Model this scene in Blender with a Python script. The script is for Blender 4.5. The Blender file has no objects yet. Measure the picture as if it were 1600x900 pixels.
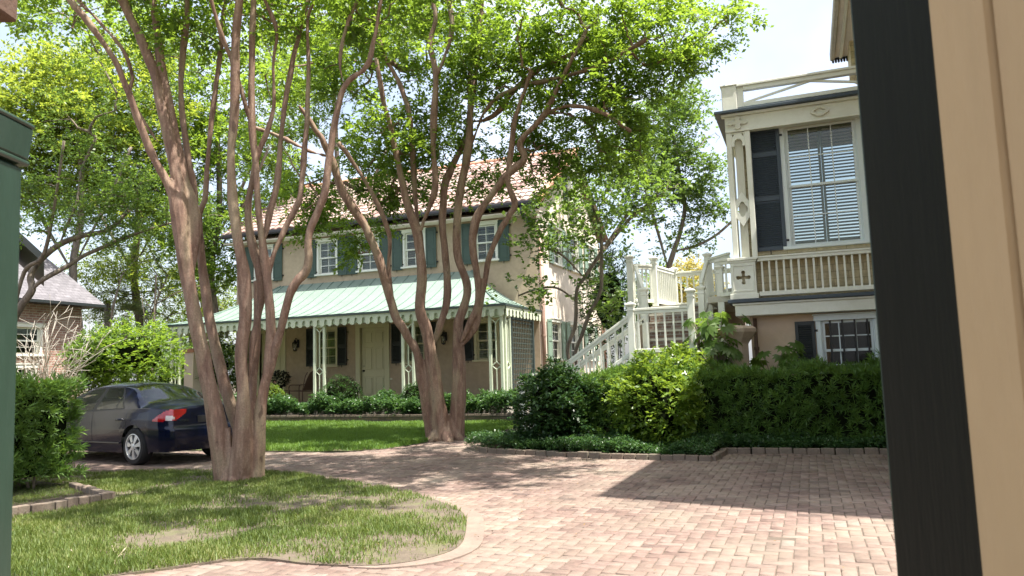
import bpy, math, random
import numpy as np
from mathutils import Vector, Matrix

# ------------------------------------------------------------------ camera, sky, sun, exposure
SC = bpy.context.scene
COL = SC.collection
rng = np.random.default_rng(11)
random.seed(11)
F, YAW, PIT, ROLL, CAMH = 1185.0, 0.36969, 0.11104, -0.02920, 1.4

cam = bpy.data.objects.new('camera', bpy.data.cameras.new('camera'))
COL.objects.link(cam)
cam.data.sensor_width = 36.0
cam.data.lens = 36.0 * F / 1600.0
cam.data.clip_start = 0.05
cam.data.clip_end = 2000.0
cam.data.dof.use_dof = True
cam.data.dof.focus_distance = 14.0
cam.data.dof.aperture_fstop = 9.5
CR = Matrix.Rotation(YAW, 4, 'Z') @ Matrix.Rotation(math.pi / 2 + PIT, 4, 'X') @ Matrix.Rotation(ROLL, 4, 'Z')
cam.matrix_world = Matrix.Translation((0, 0, CAMH)) @ CR
SC.camera = cam

SUNV = Vector((0.384, -0.088, 1.0)).normalized()
SUN_EL = math.asin(SUNV.z)
SUN_ROT = math.atan2(SUNV.x, SUNV.y)
world = bpy.data.worlds.new('World')
SC.world = world
world.use_nodes = True
wn = world.node_tree
sky = wn.nodes.new('ShaderNodeTexSky')
sky.sky_type = 'NISHITA'
sky.sun_disc = False
sky.sun_elevation = SUN_EL
sky.sun_rotation = SUN_ROT
sky.dust_density = 4.0
sky.air_density = 1.0
sky.ozone_density = 1.0
# white added to the clear sky by noise, whitening it and filling shade
tc_ = wn.nodes.new('ShaderNodeTexCoord'); nz_ = wn.nodes.new('ShaderNodeTexNoise'); nz_.inputs['Scale'].default_value = 2.2; nz_.inputs['Detail'].default_value = 5
wn.links.new(tc_.outputs['Generated'], nz_.inputs['Vector'])
rp_ = wn.nodes.new('ShaderNodeMapRange'); rp_.inputs[1].default_value = .36; rp_.inputs[2].default_value = .62; rp_.inputs[3].default_value = .12; rp_.inputs[4].default_value = .5
wn.links.new(nz_.outputs['Fac'], rp_.inputs[0])
mx_ = wn.nodes.new('ShaderNodeMix'); mx_.data_type = 'RGBA'; mx_.inputs[7].default_value = (6.0, 6.2, 6.6, 1)
wn.links.new(rp_.outputs[0], mx_.inputs[0]); wn.links.new(sky.outputs[0], mx_.inputs[6]); wn.links.new(mx_.outputs[2], wn.nodes['Background'].inputs[0])
wn.nodes['Background'].inputs[1].default_value = 0.125

sun = bpy.data.objects.new('sun', bpy.data.lights.new('sun', 'SUN'))
COL.objects.link(sun)
sun.data.energy = 5.0
sun.data.angle = math.radians(0.53)
sun.data.color = (1.0, 0.95, 0.86)
sun.rotation_euler = SUNV.to_track_quat('Z', 'Y').to_euler()
sun.location = (0, 0, 40)

SC.view_settings.view_transform = 'Standard'
SC.view_settings.look = 'None'
SC.view_settings.gamma = 1.0
SC.view_settings.use_curve_mapping = False
SC.view_settings.exposure = 1.36
SC.cycles.max_bounces = 8
SC.cycles.transparent_max_bounces = 12
SC.cycles.diffuse_bounces = 4
SC.cycles.glossy_bounces = 3
SC.cycles.caustics_reflective = False
SC.cycles.caustics_refractive = False
SC.cycles.sample_clamp_indirect = 6.0

# ------------------------------------------------------------------ photo pixel -> place in the world
_R = np.array(CR.to_3x3())
_C = np.array([0, 0, CAMH])
def ray(px, py): return _R @ np.array([(px - 800) / F, -(py - 450) / F, -1.0])
def at_z(px, py, z=0.0):
    d = ray(px, py); return _C + d * ((z - CAMH) / d[2])
def at_y(px, py, Y):
    d = ray(px, py); return _C + d * (Y / d[1])
def at_x(px, py, X):
    d = ray(px, py); return _C + d * (X / d[0])
def at_d(px, py, D): return _C + ray(px, py) * D

# ------------------------------------------------------------------ mesh helpers
class MB:
    def __init__(s): s.v = []; s.f = []
    def add(s, vs, fs):
        o = len(s.v)
        s.v += [(float(a[0]), float(a[1]), float(a[2])) for a in vs]
        s.f += [tuple(i + o for i in f) for f in fs]
        return s
    def box(s, x0, x1, y0, y1, z0, z1):
        vs = [(x, y, z) for z in (z0, z1) for y in (y0, y1) for x in (x0, x1)]
        return s.add(vs, [(0, 2, 3, 1), (4, 5, 7, 6), (0, 1, 5, 4), (2, 6, 7, 3), (0, 4, 6, 2), (1, 3, 7, 5)])
    def beam(s, a, b, w, h, side=None):
        a = np.array(a, float); b = np.array(b, float); d = b - a; d /= np.linalg.norm(d)
        if side is None:
            side = np.cross(d, (0, 0, 1.0))
            if np.linalg.norm(side) < 1e-3: side = np.array([1.0, 0, 0])
        side = np.array(side, float); side /= np.linalg.norm(side)
        up = np.cross(side, d)
        vs = []
        for p in (a, b):
            for i, j in ((-1, -1), (1, -1), (1, 1), (-1, 1)):
                vs.append(p + side * i * w / 2 + up * j * h / 2)
        return s.add(vs, [(0, 1, 2, 3), (7, 6, 5, 4), (0, 4, 5, 1), (1, 5, 6, 2), (2, 6, 7, 3), (3, 7, 4, 0)])
    def tube(s, pts, rad, n=8, cap=True):
        pts = np.array(pts, float); k = len(pts)
        rad = np.full(k, rad) if np.isscalar(rad) else np.array(rad, float)
        t = np.gradient(pts, axis=0); t /= np.linalg.norm(t, axis=1)[:, None] + 1e-9
        ref = np.array([0.31, 0.17, 0.93]) if abs(t[0][2]) < .9 else np.array([1.0, 0.2, 0.1])
        u = np.cross(t[0], ref); u /= np.linalg.norm(u)
        ang = np.arange(n) * 2 * math.pi / n
        vs = []
        for i in range(k):
            u = u - t[i] * (u @ t[i]); u /= np.linalg.norm(u) + 1e-9
            w = np.cross(t[i], u)
            vs.extend(pts[i] + rad[i] * (np.cos(ang)[:, None] * u + np.sin(ang)[:, None] * w))
        fs = []
        for i in range(k - 1):
            for j in range(n):
                a = i * n + j; b = i * n + (j + 1) % n
                fs.append((a, b, b + n, a + n))
        if cap:
            fs.append(tuple(range(n - 1, -1, -1))); fs.append(tuple(range((k - 1) * n, k * n)))
        return s.add(vs, fs)
    def lathe(s, prof, c, n=24, axis='z'):
        vs = []
        for r, h in prof:
            for j in range(n):
                a = 2 * math.pi * j / n
                p = (r * math.cos(a), r * math.sin(a), h)
                if axis == 'y': p = (p[0], p[2], p[1])
                if axis == 'x': p = (p[2], p[0], p[1])
                vs.append((p[0] + c[0], p[1] + c[1], p[2] + c[2]))
        fs = []
        for i in range(len(prof) - 1):
            for j in range(n):
                a = i * n + j; b = i * n + (j + 1) % n
                fs.append((a, b, b + n, a + n))
        return s.add(vs, fs)
    def extr(s, poly, d):
        poly = [np.array(p, float) for p in poly]; d = np.array(d, float); n = len(poly)
        fs = [tuple(range(n)), tuple(range(2 * n - 1, n - 1, -1))]
        fs += [(i, n + i, n + (i + 1) % n, (i + 1) % n) for i in range(n)]
        return s.add(poly + [p + d for p in poly], fs)
    def grid(s, P):
        P = np.array(P, float); nu, nv = P.shape[:2]
        fs = [(i * nv + j, (i + 1) * nv + j, (i + 1) * nv + j + 1, i * nv + j + 1) for i in range(nu - 1) for j in range(nv - 1)]
        return s.add(P.reshape(-1, 3), fs)
    def mesh(s, name):
        me = bpy.data.meshes.new(name); me.from_pydata(s.v, [], s.f); me.validate(); me.update(); return me

def tag(o, label=None, cat=None, group=None, kind=None):
    if label: o['label'] = label
    if cat: o['category'] = cat
    if group: o['group'] = group
    if kind: o['kind'] = kind
    return o

def thing(name, label, cat, loc=(0, 0, 0), rotz=0.0, group=None):
    o = bpy.data.objects.new(name, None); COL.objects.link(o)
    o.location = loc; o.rotation_euler = (0, 0, rotz); o.empty_display_size = .2
    return tag(o, label, cat, group)

def part(name, mb, mat, parent=None, loc=None, rotz=0.0, bevel=0, smooth=False, normals=True):
    """link a builder (or a mesh) as ONE object; loc None = built in world coordinates"""
    me = mb.mesh(name) if isinstance(mb, MB) else mb
    if mat is not None and not me.materials: me.materials.append(mat)
    o = bpy.data.objects.new(name, me); COL.objects.link(o)
    if parent is not None:
        o.parent = parent
        if loc is None:
            w = wloc(parent); loc = (-w[0], -w[1], -w[2])
    o.location = loc or (0, 0, 0); o.rotation_euler = (0, 0, rotz)
    if smooth: me.polygons.foreach_set('use_smooth', np.ones(len(me.polygons), bool))
    if normals and isinstance(mb, MB):
        import bmesh
        bm = bmesh.new(); bm.from_mesh(me); bmesh.ops.recalc_face_normals(bm, faces=bm.faces); bm.to_mesh(me); bm.free()
    if bevel:
        m = o.modifiers.new('bevel', 'BEVEL'); m.width = bevel; m.segments = 1; m.limit_method = 'ANGLE'
    return o

def wloc(o):
    p = np.array(o.location)
    while o.parent is not None:
        o = o.parent; p = p + np.array(o.location)
    return p

def structure(name, mb, mat, **k): return tag(part(name, mb, mat, None, **k), kind='structure')

def copy_tree(o, parent=None, loc=None, rotz=None, label=None):
    c = o.copy(); COL.objects.link(c)
    if parent is not None: c.parent = parent
    if loc is not None: c.location = loc
    if rotz is not None: c.rotation_euler = (0, 0, rotz)
    if label: c['label'] = label
    for ch in list(o.children): copy_tree(ch, c)
    return c

def np_mesh(name, V, fsize, nfaces, idx, mat, tint=None):
    """fast mesh from arrays, every face with fsize corners"""
    me = bpy.data.meshes.new(name)
    V = np.ascontiguousarray(V, np.float32)
    me.vertices.add(len(V)); me.vertices.foreach_set('co', V.ravel())
    me.loops.add(nfaces * fsize); me.loops.foreach_set('vertex_index', np.ascontiguousarray(idx, np.int32).ravel())
    me.polygons.add(nfaces)
    me.polygons.foreach_set('loop_start', np.arange(nfaces, dtype=np.int32) * fsize)
    me.polygons.foreach_set('loop_total', np.full(nfaces, fsize, np.int32))
    if tint is not None:
        a = me.attributes.new('tint', 'FLOAT', 'POINT'); a.data.foreach_set('value', np.ascontiguousarray(tint, np.float32))
    me.update(calc_edges=True)
    if mat is not None: me.materials.append(mat)
    return me

# ------------------------------------------------------------------ materials
def nodes_of(name):
    m = bpy.data.materials.new(name); m.use_nodes = True
    nt = m.node_tree; return m, nt, nt.nodes['Principled BSDF']
def N(nt, t, **k):
    n = nt.nodes.new(t)
    for a, v in k.items(): setattr(n, a, v)
    return n
def noise(nt, vec, scale, detail=4, rough=.55):
    n = N(nt, 'ShaderNodeTexNoise'); n.inputs['Scale'].default_value = scale; n.inputs['Detail'].default_value = detail
    n.inputs['Roughness'].default_value = rough; nt.links.new(vec, n.inputs['Vector']); return n.outputs['Fac']
def ramp(nt, fac, stops):
    r = N(nt, 'ShaderNodeValToRGB'); e = r.color_ramp.elements
    while len(e) < len(stops): e.new(.5)
    for el, (p, c) in zip(e, stops):
        el.position = p; el.color = (*c, 1) if len(c) == 3 else c
    nt.links.new(fac, r.inputs[0]); return r.outputs[0]
def mixc(nt, fac, a, b, mode='MIX'):
    m = N(nt, 'ShaderNodeMix', data_type='RGBA', blend_type=mode)
    for sock, v in ((m.inputs[0], fac), (m.inputs[6], a), (m.inputs[7], b)):
        if hasattr(v, 'is_linked'): nt.links.new(v, sock)
        elif isinstance(v, (int, float)): sock.default_value = v
        else: sock.default_value = (*v, 1)
    return m.outputs[2]
def wpos(nt, scale=(1, 1, 1)):
    g = N(nt, 'ShaderNodeNewGeometry'); m = N(nt, 'ShaderNodeMapping'); m.inputs['Scale'].default_value = scale
    nt.links.new(g.outputs['Position'], m.inputs['Vector']); return m.outputs[0]
def bump(nt, b, h, strength, dist=.02):
    n = N(nt, 'ShaderNodeBump'); n.inputs['Strength'].default_value = strength; n.inputs['Distance'].default_value = dist
    nt.links.new(h, n.inputs['Height']); nt.links.new(n.outputs[0], b.inputs['Normal'])
def mul(c, k): return tuple(min(1, x * k) for x in c)

def paint(name, col, rough=.5, var=.12, scale=3.0, bmp=.15, bscale=60, metal=0, coat=0, stain=None, stain_amt=.35, stretch=(1, 1, 1), spec=.5):
    m, nt, b = nodes_of(name); v = wpos(nt, stretch)
    c = ramp(nt, noise(nt, v, scale), [(.3, mul(col, 1 - var)), (.7, mul(col, 1 + var))])
    f2 = noise(nt, v, scale * 9, 5)
    c = mixc(nt, .5, c, ramp(nt, f2, [(.35, mul(col, 1 - var * .8)), (.65, mul(col, 1 + var * .8))]))
    if stain:
        sf = noise(nt, v, scale * .7, 6, .65)
        sr = ramp(nt, sf, [(.48, (0, 0, 0)), (.66, (stain_amt,) * 3)])
        c = mixc(nt, sr, c, stain)
    nt.links.new(c, b.inputs['Base Color'])
    b.inputs['Roughness'].default_value = rough; b.inputs['Metallic'].default_value = metal
    b.inputs['Coat Weight'].default_value = coat; b.inputs['Specular IOR Level'].default_value = spec
    if bmp: bump(nt, b, noise(nt, v, bscale, 4), bmp, .01)
    return m

def tinted(name, stops, rough=.8, nscale=18, namt=.25, bmp=.3, bscale=90, dust=None):
    """colour by the per-piece 'tint' attribute (bricks, tiles)"""
    m, nt, b = nodes_of(name); v = wpos(nt)
    a = N(nt, 'ShaderNodeAttribute'); a.attribute_name = 'tint'
    c = ramp(nt, a.outputs['Fac'], stops)
    nz = ramp(nt, noise(nt, v, nscale, 6, .65), [(.3, (1 - namt,) * 3), (.7, (1 + namt,) * 3)])
    c = mixc(nt, 1.0, c, nz, 'MULTIPLY')
    if dust:
        d = ramp(nt, noise(nt, v, dust[1], 5, .6), [(.42, (0, 0, 0)), (.7, (dust[2],) * 3)])
        c = mixc(nt, d, c, dust[0])
    c = mixc(nt, 1.0, c, ramp(nt, noise(nt, v, .9, 7, .7), [(.3, (.70,) * 3), (.62, (1.08,) * 3)]), 'MULTIPLY')
    nt.links.new(c, b.inputs['Base Color']); b.inputs['Roughness'].default_value = rough
    bump(nt, b, noise(nt, v, bscale, 5), bmp, .006)
    return m

def leafmat(name, dark, mid, light, trans, tf=.45, rough=.42, spec=.5):
    m, nt, b = nodes_of(name)
    a = N(nt, 'ShaderNodeAttribute'); a.attribute_name = 'tint'
    c = ramp(nt, a.outputs['Fac'], [(0, dark), (.5, mid), (1, light)])
    nt.links.new(c, b.inputs['Base Color']); b.inputs['Roughness'].default_value = rough
    b.inputs['Specular IOR Level'].default_value = spec
    t = N(nt, 'ShaderNodeBsdfTranslucent')
    tc = mixc(nt, a.outputs['Fac'], mul(trans, .6), mul(trans, 1.15))
    nt.links.new(tc, t.inputs['Color'])
    mx = N(nt, 'ShaderNodeMixShader'); mx.inputs[0].default_value = tf
    nt.links.new(b.outputs[0], mx.inputs[1]); nt.links.new(t.outputs[0], mx.inputs[2])
    nt.links.new(mx.outputs[0], nt.nodes['Material Output'].inputs[0])
    return m

def brickwall(name, axes, c1, c2, mortar, bw=.21, bh=.07, ms=.012, bmp=.4, stain=None):
    """brick / block pattern laid on a flat wall; axes = world axes used as (u, v)"""
    m, nt, b = nodes_of(name)
    g = N(nt, 'ShaderNodeNewGeometry'); s = N(nt, 'ShaderNodeSeparateXYZ'); nt.links.new(g.outputs['Position'], s.inputs[0])
    c = N(nt, 'ShaderNodeCombineXYZ')
    nt.links.new(s.outputs[axes[0]], c.inputs[0]); nt.links.new(s.outputs[axes[1]], c.inputs[1])
    t = N(nt, 'ShaderNodeTexBrick'); nt.links.new(c.outputs[0], t.inputs['Vector'])
    t.inputs['Scale'].default_value = 1; t.inputs['Brick Width'].default_value = bw; t.inputs['Row Height'].default_value = bh
    t.inputs['Mortar Size'].default_value = ms; t.inputs['Mortar Smooth'].default_value = .2
    t.inputs['Color1'].default_value = (*c1, 1); t.inputs['Color2'].default_value = (*c2, 1); t.inputs['Mortar'].default_value = (*mortar, 1)
    v = wpos(nt)
    nz = ramp(nt, noise(nt, v, 7, 6, .65), [(.3, (.72,) * 3), (.7, (1.2,) * 3)])
    cc = mixc(nt, 1.0, t.outputs['Color'], nz, 'MULTIPLY')
    if stain: cc = mixc(nt, ramp(nt, noise(nt, v, 1.3, 5), [(.45, (0, 0, 0)), (.7, (.6,) * 3)]), cc, stain)
    nt.links.new(cc, b.inputs['Base Color']); b.inputs['Roughness'].default_value = .85
    inv = N(nt, 'ShaderNodeMath', operation='SUBTRACT'); inv.inputs[0].default_value = 1; nt.links.new(t.outputs['Fac'], inv.inputs[1])
    bump(nt, b, inv.outputs[0], bmp, .008)
    return m

def glassmat(name, tint=(.02, .025, .025), alpha=.45, rough=.03, ior=1.42):
    m, nt, b = nodes_of(name)
    b.inputs['Base Color'].default_value = (*tint, 1); b.inputs['Roughness'].default_value = rough
    b.inputs['Specular IOR Level'].default_value = .3
    t = N(nt, 'ShaderNodeBsdfTransparent'); t.inputs[0].default_value = (.85, .9, .87, 1)
    fr = N(nt, 'ShaderNodeFresnel'); fr.inputs['IOR'].default_value = ior
    gl = N(nt, 'ShaderNodeBsdfGlossy'); gl.inputs['Roughness'].default_value = rough
    v = wpos(nt); bp = N(nt, 'ShaderNodeBump'); bp.inputs['Strength'].default_value = .06; bp.inputs['Distance'].default_value = .01
    nt.links.new(noise(nt, v, 3.5, 2), bp.inputs['Height'])
    nt.links.new(bp.outputs[0], gl.inputs['Normal']); nt.links.new(bp.outputs[0], b.inputs['Normal'])
    m1 = N(nt, 'ShaderNodeMixShader'); m1.inputs[0].default_value = alpha
    nt.links.new(t.outputs[0], m1.inputs[1]); nt.links.new(b.outputs[0], m1.inputs[2])
    m2 = N(nt, 'ShaderNodeMixShader'); nt.links.new(fr.outputs[0], m2.inputs[0])
    nt.links.new(m1.outputs[0], m2.inputs[1]); nt.links.new(gl.outputs[0], m2.inputs[2])
    nt.links.new(m2.outputs[0], nt.nodes['Material Output'].inputs[0])
    return m

def barkmat(name, cols, stretch=(1, 1, .18), scale=9, bmp=.5, patch=None):
    m, nt, b = nodes_of(name); v = wpos(nt, stretch); v2 = wpos(nt)
    c = ramp(nt, noise(nt, v, scale, 6, .6), [(.28, cols[0]), (.5, cols[1]), (.72, cols[2])])
    if patch:
        c = mixc(nt, ramp(nt, noise(nt, wpos(nt, (1, 1, .4)), 3.0, 4, .5), [(.52, (0, 0, 0)), (.66, (.75,) * 3)]), c, patch)
    fl = ramp(nt, noise(nt, wpos(nt, (1, 1, .28)), 16, 5, .7), [(.54, (0, 0, 0)), (.60, (.38,) * 3)])
    c = mixc(nt, fl, c, mul(cols[2], 1.12))
    kn = ramp(nt, noise(nt, wpos(nt, (1, 1, .55)), 7.5, 3, .5), [(.27, (.7,) * 3), (.33, (0, 0, 0))])
    c = mixc(nt, kn, c, mul(cols[0], .55))
    c = mixc(nt, 1.0, c, ramp(nt, noise(nt, v2, 45, 4), [(.3, (.8,) * 3), (.7, (1.15,) * 3)]), 'MULTIPLY')
    nt.links.new(c, b.inputs['Base Color']); b.inputs['Roughness'].default_value = .7
    bump(nt, b, noise(nt, v, scale * 2.2, 6, .65), bmp, .03)
    return m

MT = {}
MT['white'] = paint('white_paint', (.78, .79, .71), .45, .05, 2, .08, 50, stain=(.5, .49, .40), stain_amt=.3)
MT['coolwhite'] = paint('cool_white_window_paint', (.72, .79, .80), .45, .04, 2, .05, 50)
MT['bayblind'] = paint('warm_tan_blind_slats', (.50, .47, .37), .55, .05, 3, .03)  # warm light tan slats of the bay window
MT['cream'] = paint('cream_paint', (.66, .65, .55), .5, .05, 2, .08, 50, stain=(.5, .46, .36), stain_amt=.3)
MT['sage'] = paint('pale_sage_paint', (.60, .66, .50), .5, .06, 2, .08, 50, stain=(.42, .44, .33), stain_amt=.35)
MT['doorcream'] = paint('cream_door_paint', (.60, .57, .38), .45, .04, 2, .05, 50)
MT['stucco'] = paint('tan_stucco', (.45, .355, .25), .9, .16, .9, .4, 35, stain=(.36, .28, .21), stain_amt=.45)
MT['stuccolight'] = paint('pale_pink_and_sunlit_stucco', (.74, .65, .55), .9, .08, .9, .3, 35, stain=(.52, .42, .34), stain_amt=.4)  # pale stucco, also carries the sunlight painted into the side wall
MT['teal'] = paint('teal_green_shutter_paint', (.046, .080, .062), .5, .15, 3, .12, 60)
MT['sagegreen'] = paint('pale_green_shutter_paint', (.20, .29, .22), .55, .10, 3, .12, 60)  # paler green for the shutters on the side wall
MT['black'] = paint('near_black_green_paint', (.016, .021, .022), .5, .10, 3, .1, 60)
MT['navygrey'] = paint('dark_slate_shutter_paint', (.040, .058, .078), .45, .12, 3, .1, 60)
MT['gutter'] = paint('dark_brown_gutter', (.035, .034, .040), .45, .1, 4, .05)
MT['copperpipe'] = paint('pinkish_brown_pipe', (.36, .23, .18), .55, .15, 5, .08, stain=(.25, .16, .13))
MT['verdigris'] = paint('verdigris_green_metal', (.205, .27, .232), .5, .10, 1.2, .05, 30, stain=(.15, .205, .175), stain_amt=.5)
MT['seam'] = paint('weathered_seam_metal', (.13, .20, .17), .5, .1, 3, .05)
MT['darkgreenmetal'] = paint('dark_green_drip_edge', (.030, .048, .045), .45, .1, 3, .05)
MT['glass'] = glassmat('window_glass', alpha=.12)
MT['dimglass'] = glassmat('dim_lower_window_glass', (.01, .01, .01), .5, .04, 1.22)
MT['louvre'] = paint('white_louvre_paint', (.72, .72, .66), .5, .04, 3, .03)
MT['dark'] = paint('dark_interior', (.012, .011, .010), .9, .2, 2, 0)  # near-black painted in for unlit rooms behind the panes
MT['iron'] = paint('black_iron', (.012, .012, .012), .5, .2, 8, .1)
MT['rustmetal'] = paint('brown_painted_metal', (.10, .055, .035), .55, .2, 8, .1)
MT['concrete'] = paint('pale_concrete', (.46, .42, .36), .9, .10, 4, .3, 70, stain=(.32, .28, .23), stain_amt=.5)
MT['lattice'] = paint('grey_green_lattice_paint', (.05, .066, .056), .6, .1, 3, .08)

# ------------------------------------------------------------------ building parts
def plate(outline, holes, th):
    """flat board with cut-outs, standing in the x-z plane, thickness th along y"""
    cu = bpy.data.curves.new('plate', 'CURVE'); cu.dimensions = '2D'; cu.fill_mode = 'BOTH'; cu.extrude = th / 2
    for ln in [outline] + list(holes):
        sp = cu.splines.new('POLY'); sp.points.add(len(ln) - 1); sp.use_cyclic_u = True
        for p, q in zip(sp.points, ln): p.co = (q[0], q[1], 0, 1)
    o = bpy.data.objects.new('plate', cu); COL.objects.link(o)
    me = bpy.data.meshes.new_from_object(o.evaluated_get(bpy.context.evaluated_depsgraph_get()))
    bpy.data.objects.remove(o)
    me.transform(Matrix(((1, 0, 0, 0), (0, 0, 1, 0), (0, 1, 0, 0), (0, 0, 0, 1))))
    return me
def circ(cx, cy, r, n=16, a0=0, a1=2 * math.pi):
    return [(cx + r * math.cos(a0 + (a1 - a0) * i / (n if a1 - a0 > 6.2 else n - 1)), cy + r * math.sin(a0 + (a1 - a0) * i / (n if a1 - a0 > 6.2 else n - 1))) for i in range(n)]
def clover(cx, cy, sx, sy, n=64, lobes=4, d=.28):
    return [(cx + sx * (1 - d + d * abs(math.cos(lobes / 2 * a))) * math.cos(a), cy + sy * (1 - d + d * abs(math.cos(lobes / 2 * a))) * math.sin(a)) for a in [2 * math.pi * i / n for i in range(n)]]

def wall_sheet(mb, P, u0, u1, z0, z1, holes, depth, nrm):
    """wall rectangle with openings; P(u, z) -> point, reveals go in by depth against nrm"""
    us = sorted({u0, u1, *[h[0] for h in holes], *[h[1] for h in holes]})
    zs = sorted({z0, z1, *[h[2] for h in holes], *[h[3] for h in holes]})
    for i in range(len(us) - 1):
        for j in range(len(zs) - 1):
            uc, zc = (us[i] + us[i + 1]) / 2, (zs[j] + zs[j + 1]) / 2
            if any(h[0] < uc < h[1] and h[2] < zc < h[3] for h in holes): continue
            mb.add([P(us[i], zs[j]), P(us[i + 1], zs[j]), P(us[i + 1], zs[j + 1]), P(us[i], zs[j + 1])], [(0, 1, 2, 3)])
    n = np.array(nrm, float) * -depth
    for h in holes:
        c = [np.array(P(h[0], h[2])), np.array(P(h[1], h[2])), np.array(P(h[1], h[3])), np.array(P(h[0], h[3]))]
        for k in range(4):
            a, b = c[k], c[(k + 1) % 4]; mb.add([a, b, b + n, a + n], [(0, 1, 2, 3)])

def window_unit(house, W, w, h, rz=0.0, mat=None, cw=.07, cap=.10, cols=3, rows=2, louv=True, proud=0.0, sill=True, lmat=None, gmat=None):
    """double-hung window: window > sill, sash, pane, louvre (inside plantation shutters)"""
    mat = mat or MT['white']; hw = w / 2; loc = tuple(np.array(W) - wloc(house)); y0 = -proud
    fr = MB()
    for s in (-1, 1):
        a, b = sorted((s * hw, s * (hw + cw))); fr.box(a, b, y0 - .035, .01, 0, h)
        a, b = sorted((s * (hw - .022), s * hw)); fr.box(a, b, y0 - .012, y0 + .11, 0, h)
    fr.box(-hw - cw - .03, hw + cw + .03, y0 - .065, .01, h, h + cap)
    fr.box(-hw - cw - .05, hw + cw + .05, y0 - .085, .01, h + cap, h + cap + .025)
    o = part('window', fr, mat, house, loc, rz, bevel=.006)
    if sill:
        part('sill', MB().box(-hw - cw - .05, hw + cw + .05, y0 - .10, .10, -.06, -.001), mat, o, (0, 0, 0), bevel=.006)
    sa = MB(); st = .045; mid = h / 2
    for z0, z1, yy in ((mid - .02, h - .004, y0 + .03), (.004, mid + .02, y0 + .068)):
        x0, x1 = -hw + .024, hw - .024
        sa.box(x0, x0 + st, yy, yy + .034, z0, z1); sa.box(x1 - st, x1, yy, yy + .034, z0, z1)
        sa.box(x0 + st, x1 - st, yy, yy + .034, z1 - st, z1); sa.box(x0 + st, x1 - st, yy, yy + .034, z0, z0 + st)
        for k in range(1, cols):
            xc = x0 + (x1 - x0) * k / cols; sa.box(xc - .010, xc + .010, yy + .006, yy + .028, z0 + st, z1 - st)
        for k in range(1, rows):
            zc = z0 + (z1 - z0) * k / rows; sa.box(x0 + st, x1 - st, yy + .008, yy + .026, zc - .010, zc + .010)
    part('sash', sa, mat, o, (0, 0, 0))
    pn = MB()
    pn.box(-hw + .05, hw - .05, y0 + .043, y0 + .047, mid, h - .03); pn.box(-hw + .05, hw - .05, y0 + .081, y0 + .085, .03, mid - .005)
    part('pane', pn, gmat or MT['glass'], o, (0, 0, 0))
    if louv:
        lv = MB(); yy = y0 + .125
        for x0, x1 in ((-hw + .02, -.003), (.003, hw - .02)):
            lv.box(x0, x0 + .045, yy, yy + .03, .01, h - .01); lv.box(x1 - .045, x1, yy, yy + .03, .01, h - .01)
            for zz in (.01, mid - .035, h - .08): lv.box(x0 + .045, x1 - .045, yy, yy + .03, zz, zz + .07)
            z = .10
            while z < h - .10:
                if abs(z - mid) > .055:
                    lv.beam((x0 + .045, yy + .015, z), (x1 - .045, yy + .015, z), .062, .009, side=(0, .80, .60))
                z += .062
        part('louvre', lv, lmat or MT['louvre'], o, (0, 0, 0))
    if proud:
        part('backing', MB().box(-hw - .01, hw + .01, -.012, -.004, 0, h), MT['dark'], o, (0, 0, 0))
    return o

def shutter(house, W, w, h, rz, mat, kind='panel', split=.45, sw=.05):
    """outside shutter hung flat beside a window; local x centred, outward -y"""
    loc = tuple(np.array(W) - wloc(house)); m = MB(); hw = w / 2
    m.box(-hw, -hw + sw, -.065, -.03, 0, h); m.box(hw - sw, hw, -.065, -.03, 0, h)
    zs = [0, h * split, h] if not isinstance(split, (list, tuple)) else [0] + [h * q for q in split] + [h]
    for i, z in enumerate(zs):
        a, b = (z, z + .075) if i == 0 else ((z - .075, z) if i == len(zs) - 1 else (z - .045, z + .045))
        m.box(-hw + sw, hw - sw, -.064, -.031, a, b)
    if kind == 'panel':
        m.box(-hw + sw, hw - sw, -.052, -.034, .07, h - .07)
        for i in range(len(zs) - 1): m.box(-hw + sw + .035, hw - sw - .035, -.059, -.036, zs[i] + .11, zs[i + 1] - .11)
    else:
        m.box(-hw + sw, hw - sw, -.038, -.033, .05, h - .05)
        for i in range(len(zs) - 1):
            z = zs[i] + .09
            while z < zs[i + 1] - .07:
                m.beam((-hw + sw, -.048, z), (hw - sw, -.048, z), .040, .008, side=(0, .75, .66)); z += .042
    o = part('shutter', m, mat, house, loc, rz, bevel=.004)
    for z in (.18, h - .18): part('hinge', MB().box(hw - .01, hw + .05, -.05, -.001, z - .02, z + .02), MT['iron'], o, (0, 0, 0))
    part('holdback', MB().beam((0, -.07, .02), (0, -.07, -.07), .02, .012), MT['iron'], o, (0, 0, 0))
    return o

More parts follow.
